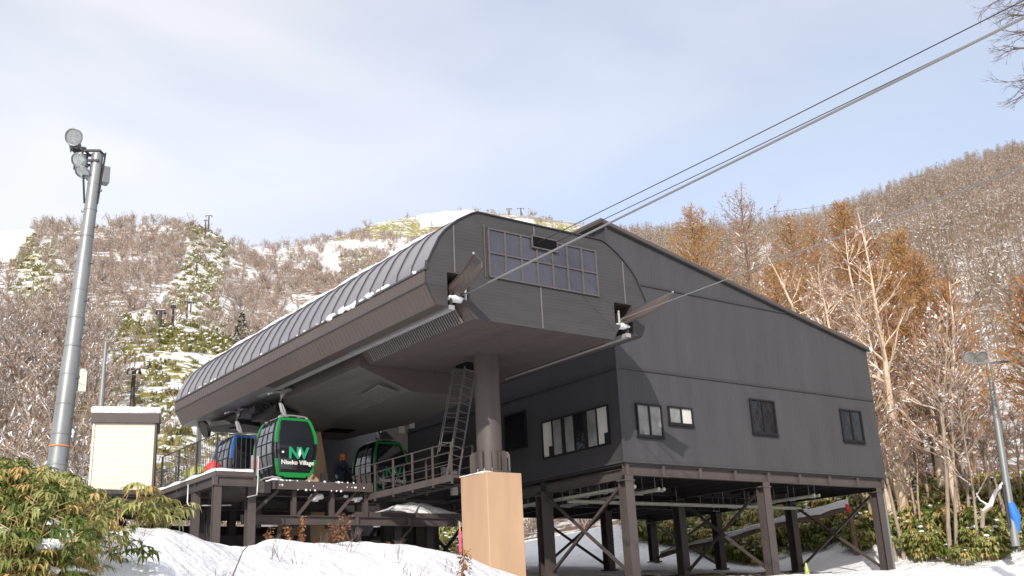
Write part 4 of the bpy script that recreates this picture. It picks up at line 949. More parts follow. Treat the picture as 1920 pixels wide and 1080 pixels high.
# ladder
ld = thing('access_ladder', 'tall caged steel ladder from the walkway up to the canopy hatch beside the pillar', 'ladder', (17.5, 26.5, 4.05))
f0, f1 = Vector((17.36, 26.55, 4.05)), Vector((18.18, 26.55, 7.62)); sp = Vector((0.40, 0, -.09))
for k in (0, 1):
    b = MB(); b.bar(f0+sp*k, f1+sp*k, .025, .05, 'ladder_steel'); part(b, 'stile', ld)
b = MB()
for i in range(13): t = (i+.6)/13; b.tube([f0.lerp(f1, t), f0.lerp(f1, t)+sp], .014, 'ladder_steel', 6)
part(b, 'rungs', ld)
b = MB(); o1 = Vector((-.28, .35, 0)); o2 = Vector((.1, .75, 0))
for o_ in (Vector((-.35, .1, 0)), Vector((-.1, .62, 0)), Vector((.45, .62, 0))): b.tube([f0.lerp(f1, .22)+o_, f1+o_*.9], .012, 'ladder_steel', 5)
for i in range(6):
    t = .3+i*.13; c = f0.lerp(f1, t); b.tube([c, c+Vector((-.35, .1, 0)), c+Vector((-.1, .62, 0)), c+Vector((.45, .62, 0)), c+sp], .01, 'ladder_steel', 5)
part(b, 'cage', ld)

# ------------------------------------------------------------------ cream hut
ht = thing('cream_hut', 'small cream clad hut with brown eaves and a slab of snow on its flat roof', 'hut', (10.52, 35.9, 4.44), R(-19)); ht.scale = (.97, 1, .965)
b = MB(); b.box((-1.0, -.95, 0), (1.0, .95, 2.33), 'cream_siding'); b.build('wall', ht)
b = MB()
for x in (-1.0, 1.0):
    for y in (-.95, .95): b.box((x-.035, y-.035, .04), (x+.035, y+.035, 2.33), 'cream_siding' if x < 0 else 'steel_brown')
b.box((.99, -.96, .04), (1.04, .96, 2.33), 'steel_brown'); b.box((-1.06, -1.0, -.03), (1.06, 1.0, .035), 'straw'); b.build('trim_and_side_shade', ht)  # brown right posts and full side sheet put that wall's shade into colour
b = MB(); b.box((-1.09, -1.05, 2.30), (1.11, 1.05, 2.62), 'steel_brown'); b.build('roof', ht, bevel=.01)
b = MB(); b.box((-1.12, -1.08, 2.625), (1.15, 1.08, 2.87), 'snow'); b.build('snow_cap', ht, bevel=.07)
# shaded back wall of the rear machine room
cw = thing('machine_room', 'plain grey shaded machine room wall behind the worker and rear gondola', 'machine room', (20.5, 41.5, 1.6))
b = MB(); b.box((18.2, 41.1, 1.4), (23.1, 43.5, 9.3), 'machine_wall'); part(b, 'wall', cw)
b = MB(); b.box((23.1, 41.3, 1.4), (26.5, 43.5, 9.3), 'steel_dark'); part(b, 'side_wing', cw)
b = MB(); b.box((18.15, 41.07, 9.3), (26.5, 43.6, 9.42), 'fascia'); part(b, 'roof', cw)
b = MB(); b.box((21.2, 41.03, 4.4), (22.1, 41.09, 6.5), 'steel_dark'); part(b, 'door', cw)

# ------------------------------------------------------------------ gondolas
def gondola(name, label, loc, paint, logo=True, grp='gondola cabins under the canopy'):
    g = thing(name, label, 'gondola', loc, 0, grp)       # local: x across, y along travel, z=0 cabin floor
    HW, HL, H = .76, .90, 2.1
    def sect(z):                                          # half width/length factor at height
        t = z/H
        return np.interp(t, [0, .06, .18, .42, .62, .85, .95, 1.0], [.70, .80, .90, 1.0, .985, .84, .70, .55])
    zs = [0, .12, .36, .62, .9, 1.15, 1.4, 1.65, 1.86, 2.0, 2.07]
    body = MB(); rows = []
    def loop(z, s=1.0):
        k = float(sect(z))*s; w_, l_ = HW*k, HL*(0.25+.75*k); r = .16; pts = []
        for cx, cy, a0 in ((w_-r, -l_+r, -90), (w_-r, l_-r, 0), (-w_+r, l_-r, 90), (-w_+r, -l_+r, 180)):
            for q in range(5): a = R(a0+q*22.5); pts.append((cx+r*math.cos(a), cy+r*math.sin(a), z))
        return pts+[pts[0]]
    body.grid([loop(z) for z in zs], 'cabin_glass'); body.add(loop(zs[-1])[:-1], [tuple(range(20))], paint); body.add(loop(0)[:-1], [tuple(range(19, -1, -1))], 'rubber')
    body.build('cabin', g, smooth=True)
    for sy in (-1, 1):                                    # coloured end hoops
        h = MB(); L_ = []
        for sx in (-1, 1):
            pts = [];
            for z in [.12, .36, .62, .9, 1.15, 1.4, 1.65, 1.86, 1.98]:
                k = float(sect(z)); pts.append((sx*(HW*k-.03), sy*(HL*(.25+.75*k)-.03), z))
            if sx == -1: ptsL = pts
            for i in range(len(pts)-1):
                if 0.55 < pts[i][2] < 1.1 and sy == -1: h.bar(pts[i], pts[i+1], .05, .07, 'cabin_glass', up=(0, 1, 0)); 
                else: h.bar(pts[i], pts[i+1], .085, .085, paint, up=(0, 1, 0))
            L_.append(pts)
        h.bar(L_[0][-1], L_[1][-1], .09, .09, paint); h.bar(L_[0][0], L_[1][0], .10, .12, paint); h.bar((-.38, sy*.80, .06), (.38, sy*.80, .06), .08, .10, paint)
        h.build('end_frame', g)
    for sx in (-1, 1):                                    # side windows with bars
        w_ = MB()
        for (y0, y1) in ((-.62, -.22), (-.17, .20), (.25, .64)):
            for za, zb in ((.45, .80), (.84, 1.18), (1.22, 1.52), (1.56, 1.80)):
                ka, kb = float(sect(za)), float(sect(zb)); xa, xb = sx*(HW*ka+.012), sx*(HW*kb+.012)
                w_.add([(xa, y0*ka, za), (xa, y1*ka, za), (xb, y1*kb, zb), (xb, y0*kb, zb)], [(0, 1, 2, 3)], 'cabin_window')
        w_.build('side_window', g, fixn=False)
        d_ = MB()
        for y in (-.66, -.195, .225, .68):
            for i in range(len(zs)-2):
                k0, k1 = float(sect(zs[i])), float(sect(zs[i+1])); d_.bar((sx*(HW*k0+.015), y*k0, zs[i]), (sx*(HW*k1+.015), y*k1, zs[i+1]), .03, .03, 'black_frame')
        for z in (.42, .82, 1.20, 1.54): k = float(sect(z)); d_.bar((sx*(HW*k+.02), -.66*k, z), (sx*(HW*k+.02), .68*k, z), .025, .03, 'silver' if z < .5 else 'black_frame')
        d_.build('door_frame', g)
    sk = MB()
    for sx in (-1, 1): sk.tube([(sx*.50, -.80, -.02), (sx*.62, -.4, .06), (sx*.66, .1, .08), (sx*.62, .6, .06)], .035, 'silver', 6)
    sk.box((-.42, -.72, -.16), (.42, .62, -.03), paint)
    for k in range(10): sk.box((-.4+k*.088, -.75, -.16), (-.37+k*.088, -.725, -.05), 'silver')
    sk.build('base_frame', g)
    tp = MB(); tp.tube([(-.52, -.60, 2.02), (-.45, -.56, 2.12), (0, -.58, 2.14), (.45, -.56, 2.12), (.52, -.60, 2.02)], .028, 'silver', 6); tp.tube([(-.52, .55, 2.05), (0, .55, 2.14), (.52, .55, 2.05)], .028, 'silver', 6)
    for sx in (-1, 1): tp.bar((sx*.30, -.6, 2.12), (sx*.30, .6, 2.12), .05, .05, 'silver'); tp.sphere((sx*.5, -.6, 2.06), .05, 'silver', 6, 4)
    tp.build('roof_rack', g)
    hg = MB(); arm = [(.22, 0, 2.08), (.05, 0, 2.16), (-.14, 0, 2.38), (-.22, 0, 2.66), (-.16, 0, 2.95), (0, 0, 3.12)]
    hg.tube(arm, [.07, .065, .06, .055, .06, .07], 'silver', 8); hg.tube([(.22, 0, 2.08), (.02, 0, 2.2), (-.05, 0, 2.42), (-.16, 0, 2.66)], .035, 'silver', 6)
    hg.build('hanger_arm', g, smooth=True)
    gp = MB(); gp.box((-.13, -.34, 3.05), (.13, .34, 3.22), 'steel_light'); gp.tube([(-.16, -.28, 3.2), (.16, -.28, 3.2)], .10, 'rubber', 12); gp.tube([(-.16, .28, 3.2), (.16, .28, 3.2)], .10, 'rubber', 12); gp.bar((-.55, -.1, 2.98), (-.1, 0, 3.08), .06, .06, 'steel_light'); gp.bar((-.75, -.2, 2.9), (-.5, -.1, 3.0), .05, .05, 'silver')
    gp.build('grip', g)
    if logo:
        y = -HL-.022
        text_part('logo', 'NV', 'logo_green', g, (0.06, y-.01, .64), (R(90), 0, 0), .52, .004, .022, sx=1.0, shear=.0)
        lf = MB(); lf.add([(.085, y-.03, .66), (.15, y-.03, .80), (.10, y-.03, .98), (.045, y-.03, .80)], [(0, 1, 2, 3)], 'logo_white'); lf.build('logo_leaf', g, fixn=False)
        text_part('lettering', 'Niseko Village', 'logo_white', g, (0.03, y-.01, .43), (R(90), 0, 0), .205, .003, .0035, sx=1.0)
        ep = MB(); ep.box((-.52, y+.0, .80), (-.46, y+.025, .86), 'logo_white'); ep.build('number_plate', g)
    return g
GZ = 4.68
gondola('gondola_cabin', 'green framed black gondola cabin in the sun, hanging over the boarding platform edge', (15.05, 33.05, GZ), 'green_paint')
gondola('gondola_cabin', 'shaded green gondola cabin behind the walkway railing under the rear canopy', (20.62, 36.35, GZ+.02), 'green_paint')
gondola('gondola_cabin', 'blue framed gondola cabin waiting behind the sunlit green one', (15.0, 36.8, GZ+.0), 'blue_paint', logo=False)

# ------------------------------------------------------------------ cables
def cable(name, label, pts, r, m, cat='cable', grp=None):
    mb = MB(); P = [Vector(p) for p in pts]; o = Vector(P[0]); mb.tube([p-o for p in P], r, m, 8)
    ob = mb.build(name, smooth=True); ob.location = o; return tag(ob, label, cat, grp)
def sag(a, b_, n=24, s=0.3):
    a, b_ = Vector(a), Vector(b_); return [a.lerp(b_, i/n)-Vector((0, 0, s*4*(i/n)*(1-i/n))) for i in range(n+1)]
XL, XR = 15.05, 20.74
cable('haul_cable', 'thick grey haul cable leaving the left opening of the station face', [(XL, 34, 8.2), (XL, 23.5, 8.22)]+sag((XL, 22, 8.24), (XL, -25, 9.1), s=0.1), .026, 'cable')
cable('haul_cable', 'thick grey haul cable leaving the right opening of the station face', [(XR, 34, 8.2), (XR, 23.5, 8.26)]+sag((XR, 22, 8.30), (XR, -25, 9.0), s=0.1), .016, 'cable')
pA = on(1000, 459, 'Y', 22.0); pB = on(1036, 457, 'Y', 22.0)
qA = on(1905, 8, 'X', pA.x+.0); qB = on(1900, 42, 'X', pB.x)
dA = (qA-pA); dB = (qB-pB)
cable('signal_cable', 'thin black cable leaving the slot in the glazed station face, upper one', [pA+Vector((0, .5, 0)), pA, pA+dA*.5-Vector((0, 0, .03)), qA, pA+dA*2.2], .012, 'cable_dark')
cable('signal_cable', 'thin black cable from the slot in the station face, lower one beside the haul cable', [pB+Vector((0, .5, 0)), pB, pB+dB*.5-Vector((0, 0, .02)), qB, pB+dB*2.2], .011, 'cable_dark')

# ------------------------------------------------------------------ worker on the platform
def skin_obj(name, verts, edges, radii, m, parent, sub=2):
    me = bpy.data.meshes.new(name); me.from_pydata(verts, edges, []); me.materials.append(MATS[m])
    o = bpy.data.objects.new(name, me); COL.objects.link(o)
    md = o.modifiers.new('skin', 'SKIN'); sv = me.skin_vertices[0].data if me.skin_vertices else None
    if sv is None: me.skin_vertices.new() if hasattr(me.skin_vertices, 'new') else None; sv = me.skin_vertices[0].data
    for i, r in enumerate(radii): sv[i].radius = (r, r) if not isinstance(r, tuple) else r
    sv[0].use_root = True
    md.use_smooth_shade = True; ss = o.modifiers.new('subsurf', 'SUBSURF'); ss.levels = sub; ss.render_levels = sub
    dg = bpy.context.evaluated_depsgraph_get(); me2 = bpy.data.meshes.new_from_object(o.evaluated_get(dg))
    COL.objects.unlink(o); bpy.data.objects.remove(o); me2.name = name
    if not me2.materials: me2.materials.append(MATS[m])
    me2.polygons.foreach_set('use_smooth', [True]*len(me2.polygons))
    o = bpy.data.objects.new(name, me2); COL.objects.link(o); o.parent = parent; return o
wp = on(637, 880, 'Y', 35.6)
pe = thing('person', 'worker in dark navy jacket and orange helmet leaning over on the platform', 'person', (wp.x, 35.6, 4.38), R(8))
V = [(0, 0, .93), (0, -.03, 1.12), (0, -.07, 1.30), (0, -.13, 1.42), (0, -.18, 1.50), (0, -.21, 1.60),   # pelvis..head
     (-.10, 0, .86), (-.12, -.05, .48), (-.13, .03, .09), (-.14, -.12, .05),
     (.10, 0, .86), (.13, -.03, .48), (.14, .04, .09), (.15, -.11, .05),
     (-.19, -.10, 1.37), (-.33, -.12, 1.12), (-.38, -.28, .93), (.19, -.10, 1.37), (.34, -.13, 1.13), (.42, -.27, .93)]
Ed = [(0, 1), (1, 2), (2, 3), (3, 4), (4, 5), (0, 6), (6, 7), (7, 8), (8, 9), (0, 10), (10, 11), (11, 12), (12, 13), (3, 14), (14, 15), (15, 16), (3, 17), (17, 18), (18, 19)]
Rd = [.15, .145, .165, .12, .06, .085, .10, .075, .055, .05, .10, .075, .055, .05, .085, .06, .045, .085, .06, .045]
try: skin_obj('body', V, Ed, Rd, 'navy_cloth', pe)
except Exception as ex: print('skin', ex)
hd = MB(); hd.sphere((0, -.215, 1.585), .098, 'skin', 14, 10, (.85, 1, 1.15)); hd.sphere((0, -.32, 1.58), .018, 'skin', 6, 4, (1, 1, 1.5))
for sx in (-1, 1): hd.sphere((sx*.035, -.302, 1.60), .010, 'black_frame', 6, 4); hd.sphere((sx*.088, -.21, 1.585), .022, 'skin', 6, 4, (.5, 1, 1.4))
hd.build('head', pe, smooth=True)
hm = MB(); rows = []
for i in range(8):
    th = R(92)*(i/7); row = []
    for j in range(21):
        ph = 2*math.pi*j/20; row.append((.128*math.sin(th)*math.cos(ph), -.21+.145*math.sin(th)*math.sin(ph), 1.615+.125*math.cos(th)))
    rows.append(row)
hm.grid(rows, 'orange'); rows = []
for k in (0, 1):
    rows.append([((.128+.03*k)*math.cos(2*math.pi*j/20), -.21+(.145+.03*k)*math.sin(2*math.pi*j/20)-(.03*k if 10 < j < 20 else 0), 1.612-.008*k) for j in range(21)])
hm.grid(rows, 'orange')
rows = [[(.118*math.cos(R(a)), -.195+.12*math.sin(R(a)), z) for a in range(-20, 201, 20)] for z in (1.60, 1.52, 1.43)]; hm.grid(rows, 'orange')
hm.build('helmet', pe, smooth=True, fixn=False)
for sx, hx, hy, hz in ((-1, -.38, -.28, .93), (1, .42, -.27, .93)):
    VV = [(hx, hy, hz), (hx+sx*.005, hy-.03, hz-.06)]; EE = [(0, 1)]; RRr = [.026, .036]
    for k in range(4):
        bx = hx+(k-1.5)*.021; n0 = len(VV); VV += [(bx, hy-.045, hz-.10), (bx, hy-.075, hz-.135-.006*(k in (1, 2))), (bx, hy-.075, hz-.165)]; EE += [(1, n0), (n0, n0+1), (n0+1, n0+2)]; RRr += [.011, .010, .008]
    n0 = len(VV); VV += [(hx-sx*.045, hy-.055, hz-.06), (hx-sx*.055, hy-.085, hz-.09)]; EE += [(1, n0), (n0, n0+1)]; RRr += [.012, .009]
    try: skin_obj('glove', VV, EE, RRr, 'glove', pe, 1)
    except Exception as ex: print('skin', ex)

# small kit around the platforms
def machine(name, label, cat, loc, boxes):
    m_ = MB()
    for a, b_, mt in boxes: m_.box(a, b_, mt)
    o = m_.build(name, bevel=.01); o.location = loc; return tag(o, label, cat)
machine('control_post', 'slim grey control post standing at the platform edge beside the green gondola', 'control post', (12.75, 30.2, 4.40), [((-.09, -.06, 0), (.09, .06, .62), 'silver'), ((-.05, -.07, .2), (.05, -.06, .45), 'red')])
machine('control_post', 'grey bollard shaped control post left of the worker', 'control post', (16.55, 33.2, 4.38), [((-.07, -.07, 0), (.07, .07, .65), 'galvanised_small'), ((-.3, -.2, 0), (.3, .2, .14), 'galvanised_small')])
o = MB(); o.tube([(0, 0, 0), (0, 0, .10), (.02, 0, .34), (0, 0, .42), (0, 0, .46)], [.25, .27, .22, .17, .05], 'red', 12); o.sphere((0, 0, .46), .06, 'red', 8, 5)
o = o.build('red_bucket', smooth=True); o.location = (11.75, 31.0, 4.44); tag(o, 'red bucket on the snowy landing edge beside the blue gondola', 'bucket')
o = MB(); o.sphere((0, 0, .24), .34, 'yellow_green', 12, 8, (1.2, .9, .8), .1); o.tube([(0, 0, .45), (.05, 0, .58)], .06, 'yellow_green', 6)
o = o.build('tarpaulin_bundle', smooth=True); o.location = (11.75, 32.4, 4.44); tag(o, 'dull yellow green bundle on the landing left of the red bucket', 'bundle')
lb = MB(); lb.box((-.12, -.08, 0), (.12, .08, .9), 'blind_pale'); lb.box((-.45, .05, .35), (-.2, .2, 1.05), 'silver'); lb.box((.25, 0, .1), (.5, .2, .8), 'galvanised_small')
lb = lb.build('control_cabinet'); lb.location = (21.9, 33.0, 4.38); tag(lb, 'pale electrical cabinet standing by the dark wall right of the rear gondola', 'cabinet')
lc = MB(); lc.box((-.15, -.1, 0), (.15, .1, .3), 'blind_pale'); lc.box((.35, -.1, .25), (.6, .1, .5), 'blind_pale'); lc.box((-.05, -.1, .35), (.3, .1, .5), 'red'); lc.bar((-.6, 0, .1), (.7, 0, .62), .06, .06, 'steel_light'); lc.bar((-.9, 0, .05), (-.1, 0, .4), .12, .12, 'silver')
lc = lc.build('drive_unit'); lc.location = (20.9, 35.2, 7.0); tag(lc, 'small white and red drive unit fixed above the rear gondola', 'machinery')

# ------------------------------------------------------------------ lamp masts and other poles
def floodlight(mb_root, loc, dirn, r):
    d = Vector(dirn).normalized(); q = d.to_track_quat('Z', 'Y').to_matrix()
    def T(p): return Vector(loc)+q@Vector(p)
    f = MB(); prof = [(0.0, -.42), (.10, -.42), (.14, -.30), (.42*1, -.12), (.82, .02), (1.0, .10), (1.02, .14)]
    rows = [[T((a*r*math.cos(t), a*r*math.sin(t), b_*r*1.6)) for t in np.linspace(0, 2*math.pi, 21)] for a, b_ in prof]
    f.grid(rows, 'lamp_glass')
    f.add([T((r*.99*math.cos(t), r*.99*math.sin(t), .13*r*1.6)) for t in np.linspace(0, 2*math.pi, 20, endpoint=False)], [tuple(range(20))], 'lamp_glass')
    for k in range(24): a0, a1 = 2*math.pi*k/24, 2*math.pi*(k+1)/24; f.bar(T((r*math.cos(a0), r*math.sin(a0), .16*r*1.6)), T((r*math.cos(a1), r*math.sin(a1), .16*r*1.6)), .03, .03, 'galvanised_small')
    f.tube([T((0, 0, -.42*r*1.6)), T((0, 0, -.85*r*1.6))], r*.22, 'galvanised_small', 10)
    return f.build('floodlight', mb_root, smooth=True, fixn=False)
p0 = on(103, 905, 'Y', 28.0); p1 = on(183, 290, 'Y', 28.0)
lm = thing('lamp_mast', 'thick leaning grey steel lamp mast with a cluster of floodlights at the left', 'lamp mast', tuple(p0))
v = p1-p0; mb = MB(); mb.tube([v*-.15, v*.35, v*.36, v*.68, v*.69, v*1.0], [.262, .225, .21, .19, .175, .155], 'galvanised', 24)
for t in np.arange(.05, .95, .085): mb.tube([v*t-Vector((0, 0, .02)), v*t+Vector((0, 0, .02))], .268-.11*t, 'galvanised', 24)
mb.build('pole', lm, smooth=True)
mb = MB()
for k, t in enumerate(np.arange(.06, .97, .058)):
    a = 2.2 if k % 2 else -.9; c = v*t; e = Vector((math.cos(a), math.sin(a), 0))*(.36-.09*t); mb.tube([c, c+e, c+e+Vector((0, 0, .06))], .014, 'steel_dark', 5)
mb.build('step_bolts', lm)
top = v; rx = Vector(RT); fwv = Vector((FW[0], FW[1], 0)).normalized()
mb = MB(); hx = rx*.0
fr_l = top+rx*(-.62)+Vector((0, 0, .05)); fr_r = top+rx*.12+Vector((0, 0, .05))
for dz in (0, -.30):
    for s_ in (-.16, .16): mb.bar(fr_l+fwv*s_+Vector((0, 0, dz)), fr_r+fwv*s_+Vector((0, 0, dz)), .06, .06, 'steel_dark')
for tt in (0, .45, 1.0): c = fr_l.lerp(fr_r, tt); mb.bar(c+Vector((0, 0, .03)), c+Vector((0, 0, -.5)), .05, .05, 'steel_dark'); mb.bar(c-fwv*.18, c+fwv*.18, .05, .05, 'steel_dark')
pc = v*(1-1.5/v.length); mb.bar(fr_l.lerp(fr_r, .35)-fwv*.17, pc-rx*.17-fwv*.05, .045, .045, 'steel_dark'); mb.bar(fr_r+rx*.10, pc+rx*.17, .045, .045, 'steel_dark')
mb.bar(fr_l.lerp(fr_r, .12)-fwv*.17, pc-rx*.16+Vector((0, 0, .7)), .035, .035, 'steel_dark')
mb.build('bracket', lm)
S_ = p0
for px, py, r_, dr in [(140, 257, .235, (-.55, -.7, -.35)), (147, 276, .17, (-.9, -.3, -.2)), (150, 300, .215, (-.6, -.55, -.75)), (156, 321, .20, (-.5, -.4, -.95)), (134, 274, .16, (-.9, .3, -.2))]:
    c = on(px, py, 'Y', 28.0+(.25 if px in (147, 134) else 0)); floodlight(lm, c-S_, dr, r_)
mb = MB(); c = on(197, 328, 'Y', 28.0)-S_; mb.box(tuple(c-Vector((.10, .14, .28))), tuple(c+Vector((.10, .14, .22))), 'galvanised_small'); mb.bar(c+Vector((-.12, 0, .2)), c+Vector((-.3, 0, .35)), .04, .04, 'steel_dark'); mb.build('ballast_box', lm, bevel=.02)
mb = MB(); c = on(153, 715, 'Y', 28.0)-S_; mb.box(tuple(c-Vector((.10, .08, .27))), tuple(c+Vector((.10, .08, .27))), 'white_box'); mb.sphere(tuple(c+Vector((0, 0, .28))), .11, 'snow', 8, 5, (1, 1, .5)); mb.bar(c-Vector((.3, 0, -.05)), c+Vector((.1, 0, .05)), .03, .1, 'steel_dark'); mb.build('switch_box', lm)
mb = MB(); c = v*.10; mb.tube([c-Vector((0, 0, .012)), c+Vector((0, 0, .012))], .275, 'orange', 20, cap=False); mb.build('tape_band', lm)
# thin pole left of the hut
q0 = on(178, 910, 'Y', 38.5); q1 = on(199, 640, 'Y', 38.5)
mb = MB(); mb.tube([Vector((0, 0, -2)), (q1-q0)*.5, q1-q0], [.13, .11, .05], 'galvanised', 12); o = mb.build('steel_pole', smooth=True); o.location = q0; tag(o, 'slim grey pole standing just left of the cream hut', 'pole')
# right lamp mast with blue crash pad
q0 = on(1899, 985, 'Y', 21.3); q1 = on(1853, 682, 'Y', 21.3)
rm = thing('lamp_mast', 'thin grey lamp mast with a blue crash pad at its foot among the trees', 'lamp mast', tuple(q0))
v = q1-q0; mb = MB(); mb.tube([v*-.12, v*.5, v*1.0], [.155, .13, .085], 'galvanised', 16); mb.build('pole', rm, smooth=True)
mb = MB(); mb.tube([v*-.03+Vector((.1, -.12, -.1)), v*.05+Vector((.05, -.1, 0)), v*.13], [.06, .22, .17], 'pad_blue', 14); mb.build('crash_pad', rm, smooth=True)
mb = MB(); mb.tube([v*-.01+Vector((-.25, 0, 0)), v*.24+Vector((-.25, 0, 0))], .07, 'steel_dark', 8); mb.build('cable_duct', rm, smooth=True)
mb = MB(); mb.bar(v+rx*-.7, v+rx*1.3+Vector((0, 0, .1)), .08, .08, 'galvanised_small'); mb.sphere(tuple(v+rx*.9+Vector((0, 0, .25))), .3, 'snow', 10, 6, (1.6, 1, .5), .1); mb.build('crossarm', rm)
for dx, dr in ((-.75, (-.5, -.6, -.5)), (-.25, (-.4, -.7, -.4)), (.75, (-.2, -.8, -.5)), (1.2, (0, -.8, -.4))): floodlight(rm, v+rx*dx+Vector((0, 0, .28)), dr, .24)

# ------------------------------------------------------------------ lift towers on the hill
def lift_tower(px, py_top, py_bot, label, arm=8, wpx=4, sheaves=True):
    b = hit(px, py_bot)
    if b is None:
        b = dist_at(px, py_bot, float(np.interp(az_of(px, py_bot), AZ, DS))-2)
    r = math.hypot(b.x, b.y); t = dist_at(px, py_top, r); h = t.z-b.z
    g = thing('lift_tower', label, 'lift tower', (b.x, b.y, b.z), -R(30), 'lift towers on the snowy hill')
    arm = arm*r/FPX; m_ = MB(); w_ = wpx*r/FPX*.5; m_.tube([(0, 0, -1.5), (0, 0, h)], [w_*1.15, w_*.85], 'steel_dark', 10); m_.build('mast', g, smooth=True)
    m_ = MB(); m_.bar((-arm, 0, h), (arm, 0, h), w_*.9, w_*.9, 'steel_dark'); m_.bar((-arm, 0, h+w_*.6), (arm, 0, h+w_*.6), w_*.9, w_*.35, 'snow'); m_.build('crossarm', g)
    if sheaves:
        m_ = MB()
        for s_ in (-1, 1):
            m_.bar((s_*arm*.92, -arm*.45, h-w_*.9), (s_*arm*.92, arm*.45, h-w_*.9), w_*.4, w_*.5, 'steel_dark')
            for k in (-.4, -.15, .15, .4): m_.tube([(s_*arm*.92-.08, k*arm, h-w_*1.6), (s_*arm*.92+.08, k*arm, h-w_*1.6)], w_*.7, 'rubber', 10)
        m_.build('sheave_train', g)
    return g
lift_tower(247, 692, 768, 'nearest dark lift tower standing behind the cream hut', 11, 8)
lift_tower(299, 582, 626, 'dark lift tower at the left end of the olive grass band', 8, 6)
lift_tower(323, 572, 616, 'dark lift tower second from left above the olive grass band', 4, 4.5)
lift_tower(350, 564, 600, 'dark lift tower third from left above the olive grass band', 5, 3.5)
lift_tower(357, 566, 590, 'smaller dark lift tower close behind the third one above the olive grass band', 4, 2.8)
lift_tower(368, 490, 520, 'thin dark lift tower half way up the snowy clearing', 2, 2.2)
lift_tower(384, 412, 450, 'thin lift tower at the top of the snowy clearing', 3, 2.2)
lift_tower(391, 404, 424, 'lift tower breaking the left skyline at the top of the snowy clearing', 6, 2.6)
lift_tower(955, 391, 403, 'left one of two tiny lift towers on the pale summit', 6, 2.2)
lift_tower(977, 390, 404, 'right one of two tiny lift towers on the pale summit', 7, 2.4)
lift_tower(1738, 328, 346, 'small lone lift tower near the top of the right hill', 9, 3.2)
b = dist_at(993, 404, 640); mb = MB(); mb.tube([(0, 0, -2), (0, 0, 5)], .35, 'steel_light', 6); mb.bar((-.8, 0, 5), (.8, 0, 5), .4, .4, 'steel_light'); o = mb.build('summit_mast'); o.location = b; tag(o, 'pale thin mast right of the two towers on the summit', 'mast')
a_, b_ = dist_at(1500, 395, 420), dist_at(2050, 235, 300)
cable('distant_cable', 'faint thin lift cable crossing in front of the right hill', sag(dist_at(1440, 398, 420), dist_at(1640, 366, 420), s=1.0), .12, 'cable')

# ------------------------------------------------------------------ trees behind the building
def gen_birch(seed, h, stems, m='birch_bark', spread=.22, tw='twig_brown', dens=1.0, rbase=None, snow=.13):
    rg = random.Random(seed); tk = MB(); tg = MB(); sn = MB(); rb = rbase or h*.019
    def twig(p, d, L, r, lv):
        q = p+d*L; tri_branch(tg if lv > 1 else tk, p, q, r, r*.55, tw if lv > 1 else m)
        if lv >= 1 and abs(d.z) < .8 and rg.random() < snow:
            a = Vector((-d.y, d.x, 0)).normalized()*max(.03, r*1.7); z = Vector((0, 0, r+.01)); p2 = p.lerp(q, rg.uniform(0, .5)); q2 = p2.lerp(q, rg.uniform(.4, 1)); md = (p2+q2)/2+z*1.0+Vector((0, 0, .05))
            sn.add([p2-a+z, p2+a+z, q2+a+z, q2-a+z, md], [(0, 1, 4), (1, 2, 4), (2, 3, 4), (3, 0, 4), (3, 2, 1, 0)], 'snow')
        if lv < 4:
            for k in range(3 if lv < 3 else 2):
                nd = (d+rv(rg, .55)+Vector((0, 0, .18))).normalized(); twig(p+d*L*rg.uniform(.4, 1), nd, L*rg.uniform(.5, .78), r*.52, lv+1)
    for s_ in range(stems):
        an = rg.uniform(0, 6.28) if stems > 1 else 0; ln = spread*rg.uniform(.4, 1.2) if stems > 1 else spread*.3
        d = Vector((math.cos(an)*ln, math.sin(an)*ln, 1)).normalized(); p = Vector((math.cos(an)*.15*(stems > 1), math.sin(an)*.15*(stems > 1), -.5)); n = 11; hh = h*rg.uniform(.82, 1.0); pts = [p.copy()]; rr = []
        for i in range(n):
            d = (d+rv(rg, .07)+Vector((0, 0, .04))).normalized(); p = p+d*(hh/n); pts.append(p.copy())
        rs = rb*rg.uniform(.75, 1.05); rr = [rs*(1-i/n)**1.15+.012 for i in range(n+1)]; tk.tube(pts, rr, m, 8)
        for k in range(int(21*dens)):
            t = rg.uniform(.28, 1)**.75*n*.995; i = min(int(t), n-1); b0 = pts[i].lerp(pts[i+1], t-i); a2 = rg.uniform(0, 6.28)
            nd = Vector((math.cos(a2), math.sin(a2), rg.uniform(.35, 1.25))).normalized(); L = h*.19*(1.25-t/n)*rg.uniform(.7, 1.25)+.3
            mid = b0+nd*L*.6; tk.tube([b0, mid, mid+(nd+Vector((0, 0, .35))).normalized()*L*.5], [rr[i]*.45, rr[i]*.28, .012], m, 5)
            for q in range(3): twig(b0.lerp(mid, rg.uniform(.4, 1)), (nd+rv(rg, .5)+Vector((0, 0, .25))).normalized(), L*.42, max(.02, rr[i]*.2), 1)
            if rg.random() < .5*snow*3: a = nd.cross(Vector((0, 0, 1))).normalized()*rr[i]*.35; z = Vector((0, 0, rr[i]*.42)); q1 = b0.lerp(mid, .9); sn.add([b0-a+z, b0+a+z, q1+a+z, q1-a+z, (b0+q1)/2+z*1.7], [(0, 1, 4), (1, 2, 4), (2, 3, 4), (3, 0, 4), (3, 2, 1, 0)], 'snow')
    return tk, tg, sn
